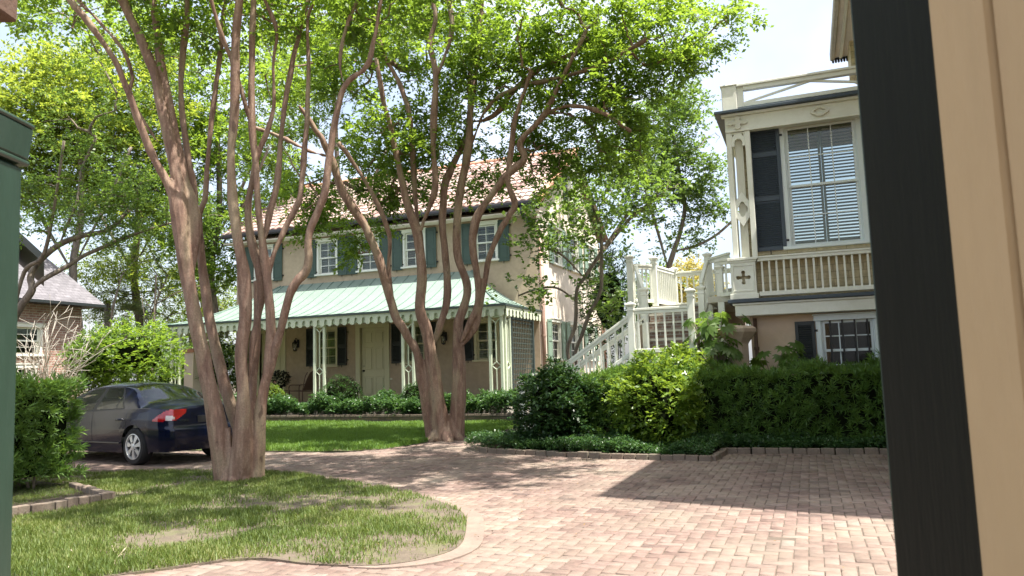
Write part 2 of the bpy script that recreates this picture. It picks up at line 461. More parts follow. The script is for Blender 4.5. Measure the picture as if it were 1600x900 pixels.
def scallops(mb, p0, p1, zt, zs, zb, pitch, th, nrm, tab=.56):
    """valance with rounded tabs and arched slots between them"""
    p0 = np.array([*p0, 0.0]); p1 = np.array([*p1, 0.0]); L = np.linalg.norm(p1 - p0); d = (p1 - p0) / L; nr = np.array([*nrm, 0.0])
    n = max(1, round(L / pitch)); pit = L / n; prof = []
    for k in range(n):
        a = k * pit; tw = tab * pit; sw = pit - tw
        for i in range(9):
            u = -1 + i / 4; prof.append((a + sw / 2 + tw * (i / 8), zb + (1 - math.sqrt(max(0, 1 - u * u))) * tw * .32))
        for i in range(9):
            u = -1 + i / 4; prof.append((a + sw / 2 + tw + sw * (i / 8), zs - (1 - math.sqrt(max(0, 1 - u * u))) * sw / 2))
    prof = [(s, z) for s, z in prof if s <= L + 1e-6]
    for off, fl in ((0, 0), (-th, 1)):
        base = []
        for s, z in prof:
            q = p0 + d * s + nr * off; base += [(q[0], q[1], zt), (q[0], q[1], z)]
        fs = [(2 * i, 2 * i + 1, 2 * i + 3, 2 * i + 2) for i in range(len(prof) - 1)]
        mb.add(base, fs)
    base = []
    for s, z in prof:
        q = p0 + d * s; base += [(q[0], q[1], z), tuple(q + nr * -th + np.array([0, 0, z]))]
    mb.add(base, [(2 * i, 2 * i + 1, 2 * i + 3, 2 * i + 2) for i in range(len(prof) - 1)])

# ------------------------------------------------------------------ the stucco house with the tiled roof
HX1, HX0, HY0, HY1 = -7.65, -19.3, 22.0, 29.7
ZE, ZR, YR = 6.62, 9.30, 25.85
house = thing('stucco_house', 'two storey tan stucco house with pink barrel tile roof and green metal porch', 'house', (-13.5, 25, 0))
UPW = [(-18.08, 0), (-15.37, 1), (-13.70, 1), (-11.95, 1), (-9.38, 1)]         # upper windows, centres
upz, uph, upw = 4.99, 1.13, .72
LOW = [-15.40, -12.02, -9.42]
lz, lh, lw = 1.83, 1.20, .74
DOORS = [-17.75, -13.58]
holes = [(c - upw / 2, c + upw / 2, upz, upz + uph) for c, _ in UPW] + [(c - lw / 2, c + lw / 2, lz, lz + lh) for c in LOW]
holes += [(c - .48, c + .48, .6, 3.08) for c in DOORS]
wl = MB()
wall_sheet(wl, lambda u, z: (u, HY0, z), HX0, HX1, -.1, 6.5, holes, .16, (0, -1, 0))
gY = lambda px, py: at_x(px, py, HX1)[1]
GLOW = [(23.55, 1.80, 1.18), (25.55, 1.80, 1.18), (27.75, 1.80, 1.18)]
GUP = [(24.0, 4.95, 1.2), (26.0, 4.95, 1.2), (28.2, 4.95, 1.2)]
gh = [(y - .42, y + .42, z, z + h) for y, z, h in GLOW + GUP]
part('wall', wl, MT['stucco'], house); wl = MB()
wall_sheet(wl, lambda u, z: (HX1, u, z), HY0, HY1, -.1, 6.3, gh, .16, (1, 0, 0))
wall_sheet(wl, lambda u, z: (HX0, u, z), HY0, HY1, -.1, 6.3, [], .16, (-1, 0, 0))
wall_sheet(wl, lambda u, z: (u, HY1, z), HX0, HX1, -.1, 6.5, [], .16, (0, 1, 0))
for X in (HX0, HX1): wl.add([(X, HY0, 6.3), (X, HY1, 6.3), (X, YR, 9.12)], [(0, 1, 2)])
part('side_wall', wl, MT['stuccolight'], house)  # same stucco as the front, sunlight put into the paler colour
# tile roof
def tile_roof(name, parent, x0, x1, eave, ridge, mat, cw=.255, ch=.37, amp=.05):
    e = np.array(eave); r = np.array(ridge); L = np.hypot(*(r - e)); d = (r - e) / L; nv = np.array([-d[1], d[0]])
    if nv[1] < 0: nv = -nv
    nc = int(round((x1 - x0) / cw)); nr = int(round(L / ch)); M = nc * 8
    xs = np.linspace(x0, x1, M + 1); ph = np.linspace(0, nc, M + 1)
    hp = amp * (np.abs(np.cos(math.pi * ph)) ** .8)
    V, I, T = [], [], []
    for c in range(nr):
        wob = rng.normal(0, .006, nc + 1)[np.minimum((ph + .5).astype(int), nc)]
        tv = rng.random(nc + 1)[np.minimum((ph + .5).astype(int), nc)]
        for s, extra in ((0, -.035), (0, .030), (.5, .018), (1.04, .0)):
            t = (c + s) * L / nr + (wob if s == 0 else 0)
            hh = hp + extra
            y = e[0] + d[0] * t + nv[0] * hh; z = e[1] + d[1] * t + nv[1] * hh
            V.append(np.stack([xs, np.broadcast_to(y, xs.shape), np.broadcast_to(z, xs.shape)], 1)); T.append(tv)
    V = np.concatenate(V); T = np.concatenate(T); W = M + 1
    for c in range(nr):
        for k in range(3):
            a = (c * 4 + k) * W + np.arange(M)
            I.append(np.stack([a, a + 1, a + 1 + W, a + W], 1))
    I = np.concatenate(I)
    w = wloc(parent); me = np_mesh(name, V - w, 4, len(I), I, mat, T)
    return part(name, me, mat, parent, (0, 0, 0), smooth=False)
MT['tile'] = tinted('pink_clay_tile', [(0, (.26, .15, .125)), (.35, (.35, .235, .20)), (.7, (.40, .29, .255)), (1, (.46, .375, .335))], .85, 9, .2, .3, 60, dust=((.42, .32, .27), 2.2, .4))
rf = tile_roof('roof', house, HX0 - .25, HX1 + .28, (HY0 - .52, ZE), (YR, ZR), MT['tile'])
tile_roof('rear_roof', house, HX0 - .25, HX1 + .28, (HY1 + .52, ZE), (YR, ZR), MT['tile'], ch=.6)
rc = MB(); MT['ridge'] = paint('red_ridge_tile', (.52, .26, .17), .8, .2, 5, .3, 40)
for k in range(30):
    x = HX0 - .2 + k * .405; rc.tube([(x, YR, ZR + .02), (x + .44, YR, ZR + .045)], [.115, .10], 10)
part('ridge_tile', rc, MT['ridge'], rf, (-wloc(house)[0], -wloc(house)[1], -wloc(house)[2]))
rk = MB()
for k in range(14):
    t0, t1 = k / 14, (k + 1.1) / 14
    f = lambda t: (HX1 + .31, HY0 - .52 + (YR - HY0 + .52) * t, ZE + (ZR - ZE) * t + .05)
    rk.tube([f(t0), f(t1)], [.085, .075], 8)
rk.beam((HX1 + .24, HY0 - .45, ZE - .05), (HX1 + .24, YR, ZR - .08), .10, .16)
part('rake_tile', rk, MT['ridge'], rf, (-wloc(house)[0], -wloc(house)[1], -wloc(house)[2]))
sf = MB(); sf.box(HX0 - .2, HX1 + .22, HY0 - .48, HY0 - .002, 6.30, 6.34)
part('soffit', sf, MT['stuccolight'], house)
gt = MB()
pts = [(-.085, 0), (-.10, .05), (-.10, .12), (0.03, .12), (.03, 0)]
gt.extr([(HX0 - .3, HY0 - .54 + a, 6.49 + b) for a, b in pts], (HX1 + .33 - HX0 + .3, 0, 0))
part('gutter', gt, MT['gutter'], house, bevel=.01)
ds = MB()
ds.tube([(-7.93, 21.45, 6.5), (-7.93, 21.45, 6.30), (-7.86, 21.6, 6.08), (-7.70, 21.86, 5.86), (-7.62, 21.92, 5.70)], .06, 10)
part('downspout', ds, MT['gutter'], house, smooth=True)
ds = MB(); ds.tube([(-7.55, 22.06, 5.78), (-7.55, 22.06, 0.05)], .065, 12)
for z in (5.6, 4.2, 2.5, .9): ds.lathe([(.075, -.03), (.078, 0), (.075, .03)], (-7.55, 22.06, z), 12)
part('downspout', ds, MT['copperpipe'], house, smooth=True)
ds = MB(); ds.tube([(-7.55, 29.45, 6.2), (-7.55, 29.45, 0.05)], .07, 12); part('downspout', ds, MT['copperpipe'], house, smooth=True)
# facade windows, shutters and doors
for c, fl in UPW:
    window_unit(house, (c, HY0, upz), upw, uph, 0, cap=.09, cols=2)
    for s in (-1, 1): shutter(house, (c + s * (upw / 2 + .07 + .205), HY0, upz - .10), .38, uph + .20, 0, MT['teal'], 'panel', .5)
for c in LOW:
    window_unit(house, (c, HY0, lz), lw, lh, 0, MT['doorcream'], cols=2, lmat=MT['doorcream'])
    for s in (-1, 1): shutter(house, (c + s * (lw / 2 + .07 + .20), HY0, lz - .02), .36, lh + .10, 0, MT['black'], 'louvre', .5)
for y, z, h in GLOW + GUP:
    window_unit(house, (HX1, y, z), .84, h, math.pi / 2, cols=2)
    for s in (-1, 1): shutter(house, (HX1, y + s * .72, z - .05), .40, h + .12, math.pi / 2, MT['sagegreen'], 'panel', .5)
window_unit(house, (HX1, 25.9, 7.35), .9, 1.15, math.pi / 2, cols=2, proud=.16)
for s in (-1, 1): shutter(house, (HX1, 25.9 + s * .78, 7.3), .40, 1.2, math.pi / 2, MT['navygrey'], 'louvre', .5)
def panel_door(house, c, y, z0, w, h, mat):
    d = MB(); loc = tuple(np.array((c, y, z0)) - wloc(house)); hw = w / 2
    d.box(-hw, hw, .09, .13, 0, h)
    rows = [(.18, .80), (1.02, 1.78), (1.92, h - .12)]
    for x0, x1 in ((-hw + .10, -.045), (.045, hw - .10)):
        for z0_, z1 in rows:
            for k, (i, y0, y1) in enumerate(((0, .081, .0905), (.045, .070, .0825))):
                if k == 0:
                    for a in ((x0, x1, z0_, z0_ + .03), (x0, x1, z1 - .03, z1), (x0, x0 + .03, z0_ + .03, z1 - .03), (x1 - .03, x1, z0_ + .03, z1 - .03)):
                        d.box(a[0], a[1], y0, y1, a[2], a[3])
                else: d.box(x0 + i, x1 - i, y0, .0895, z0_ + i, z1 - i)
    o = part('door', d, mat, house, loc, bevel=.004)
    k = MB(); k.lathe([(0.0, -.06), (.02, -.058), (.033, -.04), (.03, -.02), (.014, -.01), (.014, 0), (.035, .003), (.035, .01)], (-hw + .08, .075, 1.0), 14, 'y')
    k.lathe([(.022, -.012), (.022, .0)], (-hw + .08, .088, 1.16), 12, 'y')
    part('knob', k, MT['iron'], o, (0, 0, 0), smooth=True)
    f = MB()
    for s in (-1, 1):
        a, b = sorted((s * hw, s * (hw + .17))); f.box(a, b, -.05, .10 if s else 0, 0, h)
    f.box(-hw - .17, hw + .17, -.05, .10, h, h + .10); f.box(-hw - .19, hw + .19, -.075, .0, h + .10, h + .14)
    part('door_frame', f, MT['doorcream'], o, (0, 0, 0), bevel=.006)
for c in DOORS: panel_door(house, c, HY0, .6, .96, 2.44, MT['doorcream'])
# porch: floor, roof, columns, valance
PX0, PX1, PY = -19.62, -7.58, 19.0
part('porch_floor', MB().box(PX0 + .15, PX1 - .05, PY + .02, HY0 - .003, .10, .60), MT['concrete'], house)
def pz(x, y):
    u = min((y - PY) / 3.0, (PX1 - x) / 2.3, (x - PX0) / 2.3, 1.0)
    return 3.27 + 1.42 * max(0, u) ** 1.5
nx, ny = 140, 34
G = [[(x, y, pz(x, y)) for y in np.linspace(PY, HY0 + .0, ny)] for x in np.linspace(PX0, PX1, nx)]
pr = MB().grid(G); prf = part('porch_roof', pr, MT['verdigris'], house, smooth=False); off = tuple(-wloc(house))
sm = MB()
x = PX0 + .3
while x < PX1 - .2:
    ymax = min(HY0, PY + min((PX1 - x) / 2.3, (x - PX0) / 2.3) * 3.0)
    ys = np.linspace(PY + .005, ymax - .01, 12)
    if ymax - PY > .3:
        sm.tube([(x, y, pz(x, y) + .008) for y in ys], .014, 5)
    x += .42
for sx in (1, -1):
    y = PY + .4
    while y < HY0 - .1:
        xe = PX1 if sx > 0 else PX0; xi = xe - sx * 2.3 * (y - PY) / 3.0
        sm.tube([(q, y, pz(q, y) + .008) for q in np.linspace(xe - sx * .005, xi, 10)], .014, 5); y += .42
    xe = PX1 if sx > 0 else PX0
    sm.tube([(xe - sx * 2.3 * t, PY + 3 * t, pz(xe - sx * 2.3 * t, PY + 3 * t) + .01) for t in np.linspace(0, .995, 14)], .028, 6)
part('seam', sm, MT['seam'], prf, smooth=True)
eg = MB()
eg.box(PX0 - .03, PX1 + .03, PY - .04, PY + .03, 3.215, 3.275); eg.box(PX1 - .04, PX1 + .03, PY + .03, HY0 - .003, 3.216, 3.274); eg.box(PX0 - .03, PX0 + .04, PY + .03, HY0 - .003, 3.216, 3.274)
part('drip_edge', eg, MT['darkgreenmetal'], prf)
part('porch_ceiling', MB().box(PX0 + .06, PX1 - .06, PY + .06, HY0 - .004, 3.17, 3.20), MT['cream'], house)
vl = MB()
scallops(vl, (PX0, PY), (PX1, PY), 3.216, 3.13, 2.93, .262, .03, (0, -1))
scallops(vl, (PX1, PY + .03), (PX1, HY0 - .01), 3.215, 3.13, 2.93, .262, .03, (1, 0))
scallops(vl, (PX0, PY + .03), (PX0, HY0 - .01), 3.215, 3.13, 2.93, .262, .03, (-1, 0))
part('valance', vl, MT['sage'], house, normals=False)
bm_ = MB(); bm_.box(PX0 + .10, PX1 - .10, PY + .06, PY + .16, 2.98, 3.168); bm_.box(PX1 - .16, PX1 - .06, PY + .17, HY0 - .01, 2.98, 3.168)
part('porch_beam', bm_, MT['sage'], house)
def lattice_column(w=.42, h=2.38, t=.08):
    m = MB(); hw = w / 2
    for s in (-1, 1):
        a, b = sorted((s * hw, s * (hw - t))); m.box(a, b, -t / 2, t / 2, 0, h)
    g = hw - t
    m.box(-g, g, -.03, .03, h - .07, h); m.box(-g, g, -.03, .03, 0, .07)
    m.box(-.014, .014, -.02, .02, .22, h * .42 - .09); m.box(-.014, .014, -.02, .02, h * .42 + .09, h - .22)
    for zc in (h * .42,):
        for a, b in (((-g, zc), (0, zc + .11)), ((g, zc), (0, zc + .11)), ((-g, zc), (0, zc - .11)), ((g, zc), (0, zc - .11))):
            m.beam((a[0], 0, a[1]), (b[0], 0, b[1]), .035, .026, side=(0, 1, 0))
    for zc, s in ((h - .22, 1), (.22, -1)):
        for q in (-g, g): m.beam((0, 0, zc), (q, 0, zc + s * .13), .035, .026, side=(0, 1, 0))
    return m
cme = lattice_column().mesh('porch_column')
for cx in (-19.22, -13.64, -10.63, -7.92):
    part('porch_column', cme, MT['sage'], house, tuple(np.array((cx, PY + .12, .6)) - wloc(house)), bevel=.004)
for cy in (19.30,):
    part('porch_column', cme, MT['sage'], house, tuple(np.array((PX1 - .12, cy + .10, .6)) - wloc(house)), math.pi / 2, bevel=.004)
part('porch_column', cme, MT['sage'], house, tuple(np.array((PX0 + .12, 19.40, .6)) - wloc(house)), math.pi / 2, bevel=.004)
# lattice screen at the porch end
ls = MB(); y0, y1, z0, z1 = 19.62, 21.45, .62, 2.96; X = PX1 - .12
for y in (y0, y1): ls.box(X - .04, X + .04, y - .05, y + .05, z0, z1)
ls.box(X - .04, X + .04, y0 + .05, y1 - .05, z1 - .07, z1); ls.box(X - .04, X + .04, y0 + .05, y1 - .05, z0, z0 + .07)
o_ls = part('screen_frame', ls, MT['darkgreenmetal'], house)
lt = MB(); ny_ = 13
for k in range(1, ny_): y = y0 + (y1 - y0) * k / ny_; lt.box(X + .0165, X + .03, y - .016, y + .016, z0 + .07, z1 - .07)
nz_ = 16
for k in range(1, nz_): z = z0 + (z1 - z0) * k / nz_; lt.box(X + .001, X + .016, y0 + .05, y1 - .05, z - .018, z + .018)
part('lattice', lt, MT['lattice'], o_ls)

# wall lanterns on the porch
def lantern(X, Y, Z, label):
    t = thing('wall_lantern', label, 'lantern', (X, Y, Z), 0, 'black lanterns on the porch wall')
    m = MB(); m.box(-.05, .05, -.02, -.003, -.02, .26)
    m.tube([(0, -.02, .2), (0, -.08, .29), (0, -.15, .30), (0, -.17, .24)], .011, 7)
    part('bracket', m, MT['iron'], t, (0, 0, 0))
    m = MB()
    m.lathe([(.0, .26), (.03, .25), (.05, .20), (.105, .14), (.105, .12)], (0, -.17, 0), 6)
    for k in range(6):
        a = math.pi / 3 * k; m.tube([(.095 * math.cos(a), -.17 + .095 * math.sin(a), .13), (.07 * math.cos(a), -.17 + .07 * math.sin(a), -.10)], .007, 5)
    m.lathe([(.075, -.09), (.078, -.12), (.03, -.14), (.0, -.16)], (0, -.17, 0), 6)
    part('cage', m, MT['iron'], t, (0, 0, 0))
    part('glass', MB().lathe([(.088, .13), (.066, -.10)], (0, -.17, 0), 6), MT['glass'], t, (0, 0, 0))
    part('bulb', MB().lathe([(0, -.02), (.018, 0), (.02, .04), (.0, .07)], (0, -.17, -.02), 10), MT['white'], t, (0, 0, 0), smooth=True)
lantern(-16.59, HY0 - .002, 2.5, 'black lantern on the tan wall between the left porch door and a dark shutter')
lantern(-10.86, HY0 - .002, 2.5, 'black lantern on the tan wall behind the forked trunk of the farther tree')
# numbers plate / stone patches by the door
wb = MB(); wb.box(-12.93, -12.84, HY0 - .012, HY0 - .002, 1.28, 1.34)
part('bell_plate', wb, MT['cream'], house)

# ------------------------------------------------------------------ the yellow house with its raised bay
YB, YW = 15.0, 15.30
yh = thing('yellow_house', 'pale yellow house with raised bay, white balustrade and slate blue shutters', 'house', (2, 16.5, 0))
yo = tuple(-wloc(yh))
MT['yellow'] = brickwall('yellow_grooved_board', (0, 2), (.64, .55, .36), (.60, .51, .33), (.40, .33, .21), bw=.52, bh=.135, ms=.006, bmp=.5)
MT['yellowside'] = brickwall('yellow_grooved_board_side', (1, 2), (.64, .55, .36), (.60, .51, .33), (.40, .33, .21), bw=.52, bh=.135, ms=.006, bmp=.5)
MT['pinkstucco'] = paint('pink_tan_stucco', (.58, .44, .32), .9, .08, 1, .35, 30, stain=(.42, .32, .26), stain_amt=.4)
p = lambda a, b, Y=YW: at_y(a, b, Y)
wx0, wx1 = p(1228, 300)[0] + .035, p(1347, 300)[0] - .02
wz0, wz1 = p(1240, 385)[2], p(1240, 198)[2]
w2x0, w2x1 = p(1284, 530)[0], p(1368, 530)[0]
w2z0, w2z1 = 1.08, p(1290, 501)[2]
m = MB(); wall_sheet(m, lambda u, z: (u, YW, z), -1.02, 1.5, 2.66, 6.30, [(wx0, wx1, wz0, wz1)], .15, (0, -1, 0)); part('wall', m, MT['yellow'], yh)
m = MB(); wall_sheet(m, lambda u, z: (-1.02, u, z), YW, 18.2, 2.66, 6.30, [], .15, (-1, 0, 0)); part('wall', m, MT['yellowside'], yh)
m = MB(); wall_sheet(m, lambda u, z: (u, YW, z), -1.02, 1.5, -.1, 2.34, [(w2x0, w2x1, w2z0, w2z1)], .15, (0, -1, 0))
wall_sheet(m, lambda u, z: (-1.02, u, z), YW, 18.2, -.1, 2.34, [], .15, (-1, 0, 0)); part('lower_wall', m, MT['pinkstucco'], yh)
m = MB(); m.box(-1.26, 1.5, YB, 18.2, 2.34, 2.545); m.box(-1.30, 1.5, YB - .04, 18.2, 2.545, 2.585); part('floor_beam', m, MT['white'], yh, bevel=.008)
m = MB(); m.box(-1.38, 1.5, YB - .10, 18.2, 2.59, 2.655); part('floor_edge', m, MT['navygrey'], yh, bevel=.006)
window_unit(yh, ((wx0 + wx1) / 2, YW, wz0), wx1 - wx0, wz1 - wz0, 0, MT['coolwhite'], cw=.10, cap=.14, cols=3, rows=2, lmat=MT['bayblind'])
wz = window_unit(yh, ((w2x0 + w2x1) / 2, YW, w2z0), w2x1 - w2x0, w2z1 - w2z0, 0, MT['coolwhite'], cw=.09, cap=.10, cols=3, rows=2, louv=False, gmat=MT['dimglass'])
m = MB()
for k in range(4):
    x = -(w2x1 - w2x0) / 2 + (w2x1 - w2x0) * (k + .75) / 4.3; m.box(x - .016, x + .016, -.035, -.012, -.02, w2z1 - w2z0 + .03)
part('window_bar', m, MT['iron'], wz, (0, 0, 0))
part('backing', MB().box(-.55, .55, .3, .31, -.05, 1.3), MT['dark'], wz, (0, 0, 0))
sx0, sx1 = p(1174, 300)[0], p(1228, 300)[0] - .05
sz0, sz1 = p(1185, 394)[2], p(1180, 203)[2]
shutter(yh, ((sx0 + sx1) / 2, YW, sz0), sx1 - sx0, sz1 - sz0, 0, MT['navygrey'], 'louvre', [.42, .78], .07)
shutter(yh, (wx1 + .12 + .26, YW, sz0), .48, sz1 - sz0, 0, MT['navygrey'], 'louvre', [.42, .78], .07)
lx0, lx1 = p(1244, 540)[0], p(1284, 540)[0] - .10
shutter(yh, ((lx0 + lx1) / 2, YW, 1.0), lx1 - lx0, p(1245, 503)[2] - 1.0, 0, MT['black'], 'louvre', [.30], .06)
shutter(yh, (w2x1 + .30, YW, 1.0), .36, p(1245, 503)[2] - 1.0, 0, MT['black'], 'louvre', [.30], .06)
# entablature, roof edge
m = MB(); m.box(-1.24, 1.5, YB, YB + .06, 5.98, 6.24); m.box(-1.30, 1.5, YB - .07, YB + .07, 6.242, 6.29); m.box(-1.24, -1.18, YB + .06, 18.2, 5.98, 6.24); m.box(-1.24, 1.5, YB - .02, YB + .10, 5.93, 5.978)
m.box(-1.18, 1.5, YB + .101, YW - .005, 5.96, 5.99)
part('entablature', m, MT['white'], yh, bevel=.006)
m = MB(); m.box(-1.42, 1.5, YB - .15, 18.2, 6.292, 6.345); part('roof', m, MT['navygrey'], yh, bevel=.006)
me = plate(clover(0, 0, .165, .10, d=.16), [clover(0, 0, .10, .055, d=.3)], .07); part('frieze_ornament', me, MT['cream'], yh, tuple(np.array((at_y(1280, 168, YB)[0], YB - .012, 6.11)) - wloc(yh)))  # darker cream puts the relief's shadow lines into the colour
cr = []
def crossoutline(a, b, r):
    pts = []
    for k in range(4):
        t = k * math.pi / 2
        loc = [(b, -a), (r, -a)] + [(r + a * .4 + a * 1.35 * math.cos(q), a * 1.35 * math.sin(q)) for q in np.linspace(-2.2, 2.2, 11)] + [(r, a), (b, a)]
        pts += [(x * math.cos(t) - y * math.sin(t), x * math.sin(t) + y * math.cos(t)) for x, y in loc]
    return pts
me = plate([(x * 1.25, y * .85) for x, y in crossoutline(.035, .035, .09)], [], .07)
part('frieze_ornament', me, MT['cream'], yh, tuple(np.array((-1.0, YB - .012, 6.10)) - wloc(yh)))  # darker cream again in place of shadow lines
# corner column with arch and medallion, pedestal with cut-out cross
c0, c1 = -1.235, -.785; cz0, cz1 = 3.45, 5.93; cm = (c0 + c1) / 2
m = MB(); m.box(c0, c0 + .10, YB, YB + .10, cz0, cz1); m.box(c1 - .10, c1, YB + .001, YB + .099, cz0, cz1); m.box(c0, c0 + .10, YB + .36, YB + .46, cz0, cz1)
part('bay_column', m, MT['white'], yh, bevel=.008)
hw = (c1 - c0) / 2 - .10
arch = [(-hw, .0), (-hw + .05, 0)] + [(-.075 * math.cos(q) , .06 + .085 * math.sin(q)) for q in np.linspace(0, math.pi, 13)] + [(hw - .05, 0), (hw, 0), (hw, .27), (-hw, .27)]
part('arch', plate(arch, [[(-hw + .02, .17), (-hw + .02, .24), (-hw + .06, .24)], [(hw - .02, .17), (hw - .06, .24), (hw - .02, .24)]], .07), MT['white'], house.children[0] if False else yh, tuple(np.array((cm, YB + .05, cz1 - .28)) - wloc(yh)))
hexo = [(0, -.34), (hw - .0, -.15), (hw - .0, .15), (0, .34), (-hw + .0, .15), (-hw + .0, -.15)]
part('medallion', plate(hexo, [clover(0, 0, .095, .15, d=.25)], .06), MT['white'], yh, tuple(np.array((cm, YB + .05, 4.40)) - wloc(yh)))
m = MB(); m.box(cm - .075, cm + .075, YB + .12, YB + .20, cz0, cz1 - .1); part('bay_column', m, MT['cream'], yh, bevel=.006)
q0, q1 = -1.30, -.84
me = plate([(-.23, 0), (.23, 0), (.23, .60), (-.23, .60)], [[(x, y + .31) for x, y in crossoutline(.028, .028, .085)]], .04)
ped = part('pedestal', me, MT['white'], yh, tuple(np.array(((q0 + q1) / 2, YB - .02, 2.76)) - wloc(yh)))
m = MB(); m.box(q0 - .03, q1 + .03, YB - .07, YB + .42, 2.66, 2.76); m.box(q0 - .02, q1 + .02, YB - .06, YB + .42, 3.36, 3.40); m.box(q0 - .05, q1 + .05, YB - .09, YB + .44, 3.40, 3.45)
m.box(q0, q0 + .04, YB, YB + .40, 2.76, 3.36); m.box(q1 - .04, q1, YB, YB + .30, 2.76, 3.36)
for a in ((q0 + .03, q1 - .03, 3.29, 3.32), (q0 + .03, q1 - .03, 2.80, 2.83)): m.box(a[0], a[1], YB - .055, YB - .04, a[2], a[3])
for xx in (q0 + .03, q1 - .055): m.box(xx, xx + .025, YB - .054, YB - .04, 2.83, 3.29)
part('moulding', m, MT['white'], ped, tuple(-wloc(ped)), bevel=.004)
part('panel_back', MB().box(q0 + .05, q1 - .05, YB + .10, YB + .12, 2.77, 3.35), MT['yellow'], ped, tuple(-wloc(ped)))
# balustrade of the bay
m = MB(); m.box(q1 + .04, 1.5, YB - .03, YB + .07, 3.36, 3.42); m.box(q1 + .04, 1.5, YB - .045, YB + .30, 3.42, 3.455); part('handrail', m, MT['white'], yh, bevel=.006)
m = MB(); m.box(q1 + .04, 1.5, YB - .03, YB + .06, 2.70, 2.78); part('bottom_rail', m, MT['white'], yh, bevel=.006)
bal = MB().box(-.017, .017, -.017, .017, 0, .585).mesh('baluster')
for k in range(18):
    part('baluster', bal, MT['white'], yh, tuple(np.array((q1 + .115 + k * .1305, YB + .018, 2.778)) - wloc(yh)))
# roof deck rail
m = MB(); m.box(-1.27, -.985, YB - .02, YB + .26, 6.345, 6.86); m.box(-1.29, -.965, YB - .04, YB + .28, 6.86, 6.895); part('deck_post', m, MT['white'], yh, bevel=.01)
m = MB(); m.box(-.985, -.86, YB + .02, YB + .10, 6.42, 6.83); part('deck_post', m, MT['white'], yh, bevel=.006)
m = MB(); m.box(-.86, 1.6, YB + .00, YB + .12, 6.745, 6.83); m.box(-.985, 1.6, YB - .03, YB + .15, 6.83, 6.875); m.box(-.86, 1.6, YB + .02, YB + .10, 6.42, 6.50); part('deck_rail', m, MT['white'], yh, bevel=.006)
m = MB(); m.beam((-.86, YB + .06, 6.50), (.36, YB + .06, 6.745), .04, .04, side=(0, 1, 0)); m.beam((.36, YB + .06, 6.745), (1.6, YB + .06, 6.5), .04, .04, side=(0, 1, 0)); part('deck_brace', m, MT['white'], yh)
m = MB(); m.box(-1.25, -1.17, YB + .26, 18.2, 6.745, 6.875); m.box(-1.25, -1.19, YB + .26, 18.2, 6.42, 6.50)
part('deck_rail', m, MT['white'], yh, bevel=.006)
# tall wing to the right, its eave over the yard
EX, EZ, EY0, EY1 = .88, 8.21, 7.65, 18.0
m = MB(); wall_sheet(m, lambda u, z: (1.5, u, z), 8.2, 17.7, -.1, EZ, [], .1, (-1, 0, 0)); wall_sheet(m, lambda u, z: (u, 8.2, z), 1.5, 8.5, -.1, EZ, [], .1, (0, -1, 0))
wall_sheet(m, lambda u, z: (8.5, u, z), 8.2, 17.7, -.1, EZ, [], .1, (1, 0, 0)); wall_sheet(m, lambda u, z: (u, 17.7, z), 1.5, 8.5, -.1, EZ, [], .1, (0, 1, 0)); part('wing_wall', m, MT['yellowside'], yh)
m = MB(); m.box(EX + .10, 1.6, EY0, EY1, EZ, EZ + .04); part('soffit', m, MT['stuccolight'], yh)
m = MB(); m.box(EX, EX + .10, EY0, EY1, EZ - .05, EZ + .14); part('gutter', m, MT['concrete'], yh, bevel=.02)
m = MB(); m.box(EX + .19, EX + .25, EY0, EY1, EZ - .035, EZ - .002); part('soffit_board', m, MT['cream'], yh)
m = MB()
for k in range(9): m.lathe([(0, -.09), (.022, -.07), (.026, -.03), (.02, 0)], (EX + .06 + k * .058, EY1 - .03, EZ - .03), 6)
m.box(EX + .02, EX + .6, EY1 - .05, EY1 - .01, EZ - .04, EZ - .003)
part('eave_trim', m, MT['iron'], yh)
m = MB(); m.box(1.24, 1.498, 17.1, 17.95, 7.62, EZ - .002); m.add([(1.24, 17.1, 7.62), (1.24, 17.95, 7.62), (1.5, 17.95, 7.45), (1.5, 17.1, 7.45), (1.5, 17.1, 7.62), (1.5, 17.95, 7.62)], [(0, 1, 2, 3), (0, 3, 4), (1, 5, 2)])
part('oriel', m, MT['yellowside'], yh)
m = MB(); m.add([(EX + .02, EY0, EZ + .14), (EX + .02, EY1, EZ + .14), (5, EY1, 10.8), (5, EY0 - .95, 10.8), (9.1, EY0 - 1.6, EZ + .14), (9.1, EY1, EZ + .14)], [(0, 1, 2, 3), (3, 2, 5, 4), (0, 3, 4), (1, 5, 2), (0, 4, 5, 1)])  # unseen front rake skewed so its cast shadow edge slopes
MT['slate'] = brickwall('grey_slate_shingle', (1, 2), (.16, .15, .17), (.22, .21, .23), (.10, .10, .11), bw=.28, bh=.11, ms=.006, bmp=.4)
part('wing_roof', m, MT['slate'], yh)
ds = MB(); ds.tube([(-.93, YW - .06, 2.30), (-.93, YW - .06, .05)], .035, 10); ds.lathe([(.05, -.03), (.05, .03)], (-.93, YW - .06, 1.72), 10)
part('downspout', ds, MT['rustmetal'], yh, smooth=True)
# stone pier with a flared cap under the bay
pier = thing('stone_pier', 'stout pinkish stone pier with a flared octagonal cap beneath the yellow bay', 'pier', (-1.22, 14.72, 0))
MT['pierstone'] = paint('pinkish_cast_stone', (.40, .315, .24), .9, .15, 3, .4, 40, stain=(.27, .225, .18), stain_amt=.5)
part('shaft', MB().lathe([(.19, 0), (.19, 1.80), (.21, 1.84)], (0, 0, 0), 8), MT['pierstone'], pier, (0, 0, 0), rotz=.39)
part('cap', MB().lathe([(.21, 1.84), (.36, 2.02), (.37, 2.08), (.30, 2.13), (.0, 2.16)], (0, 0, 0), 8), MT['pierstone'], pier, (0, 0, 0), rotz=.39)

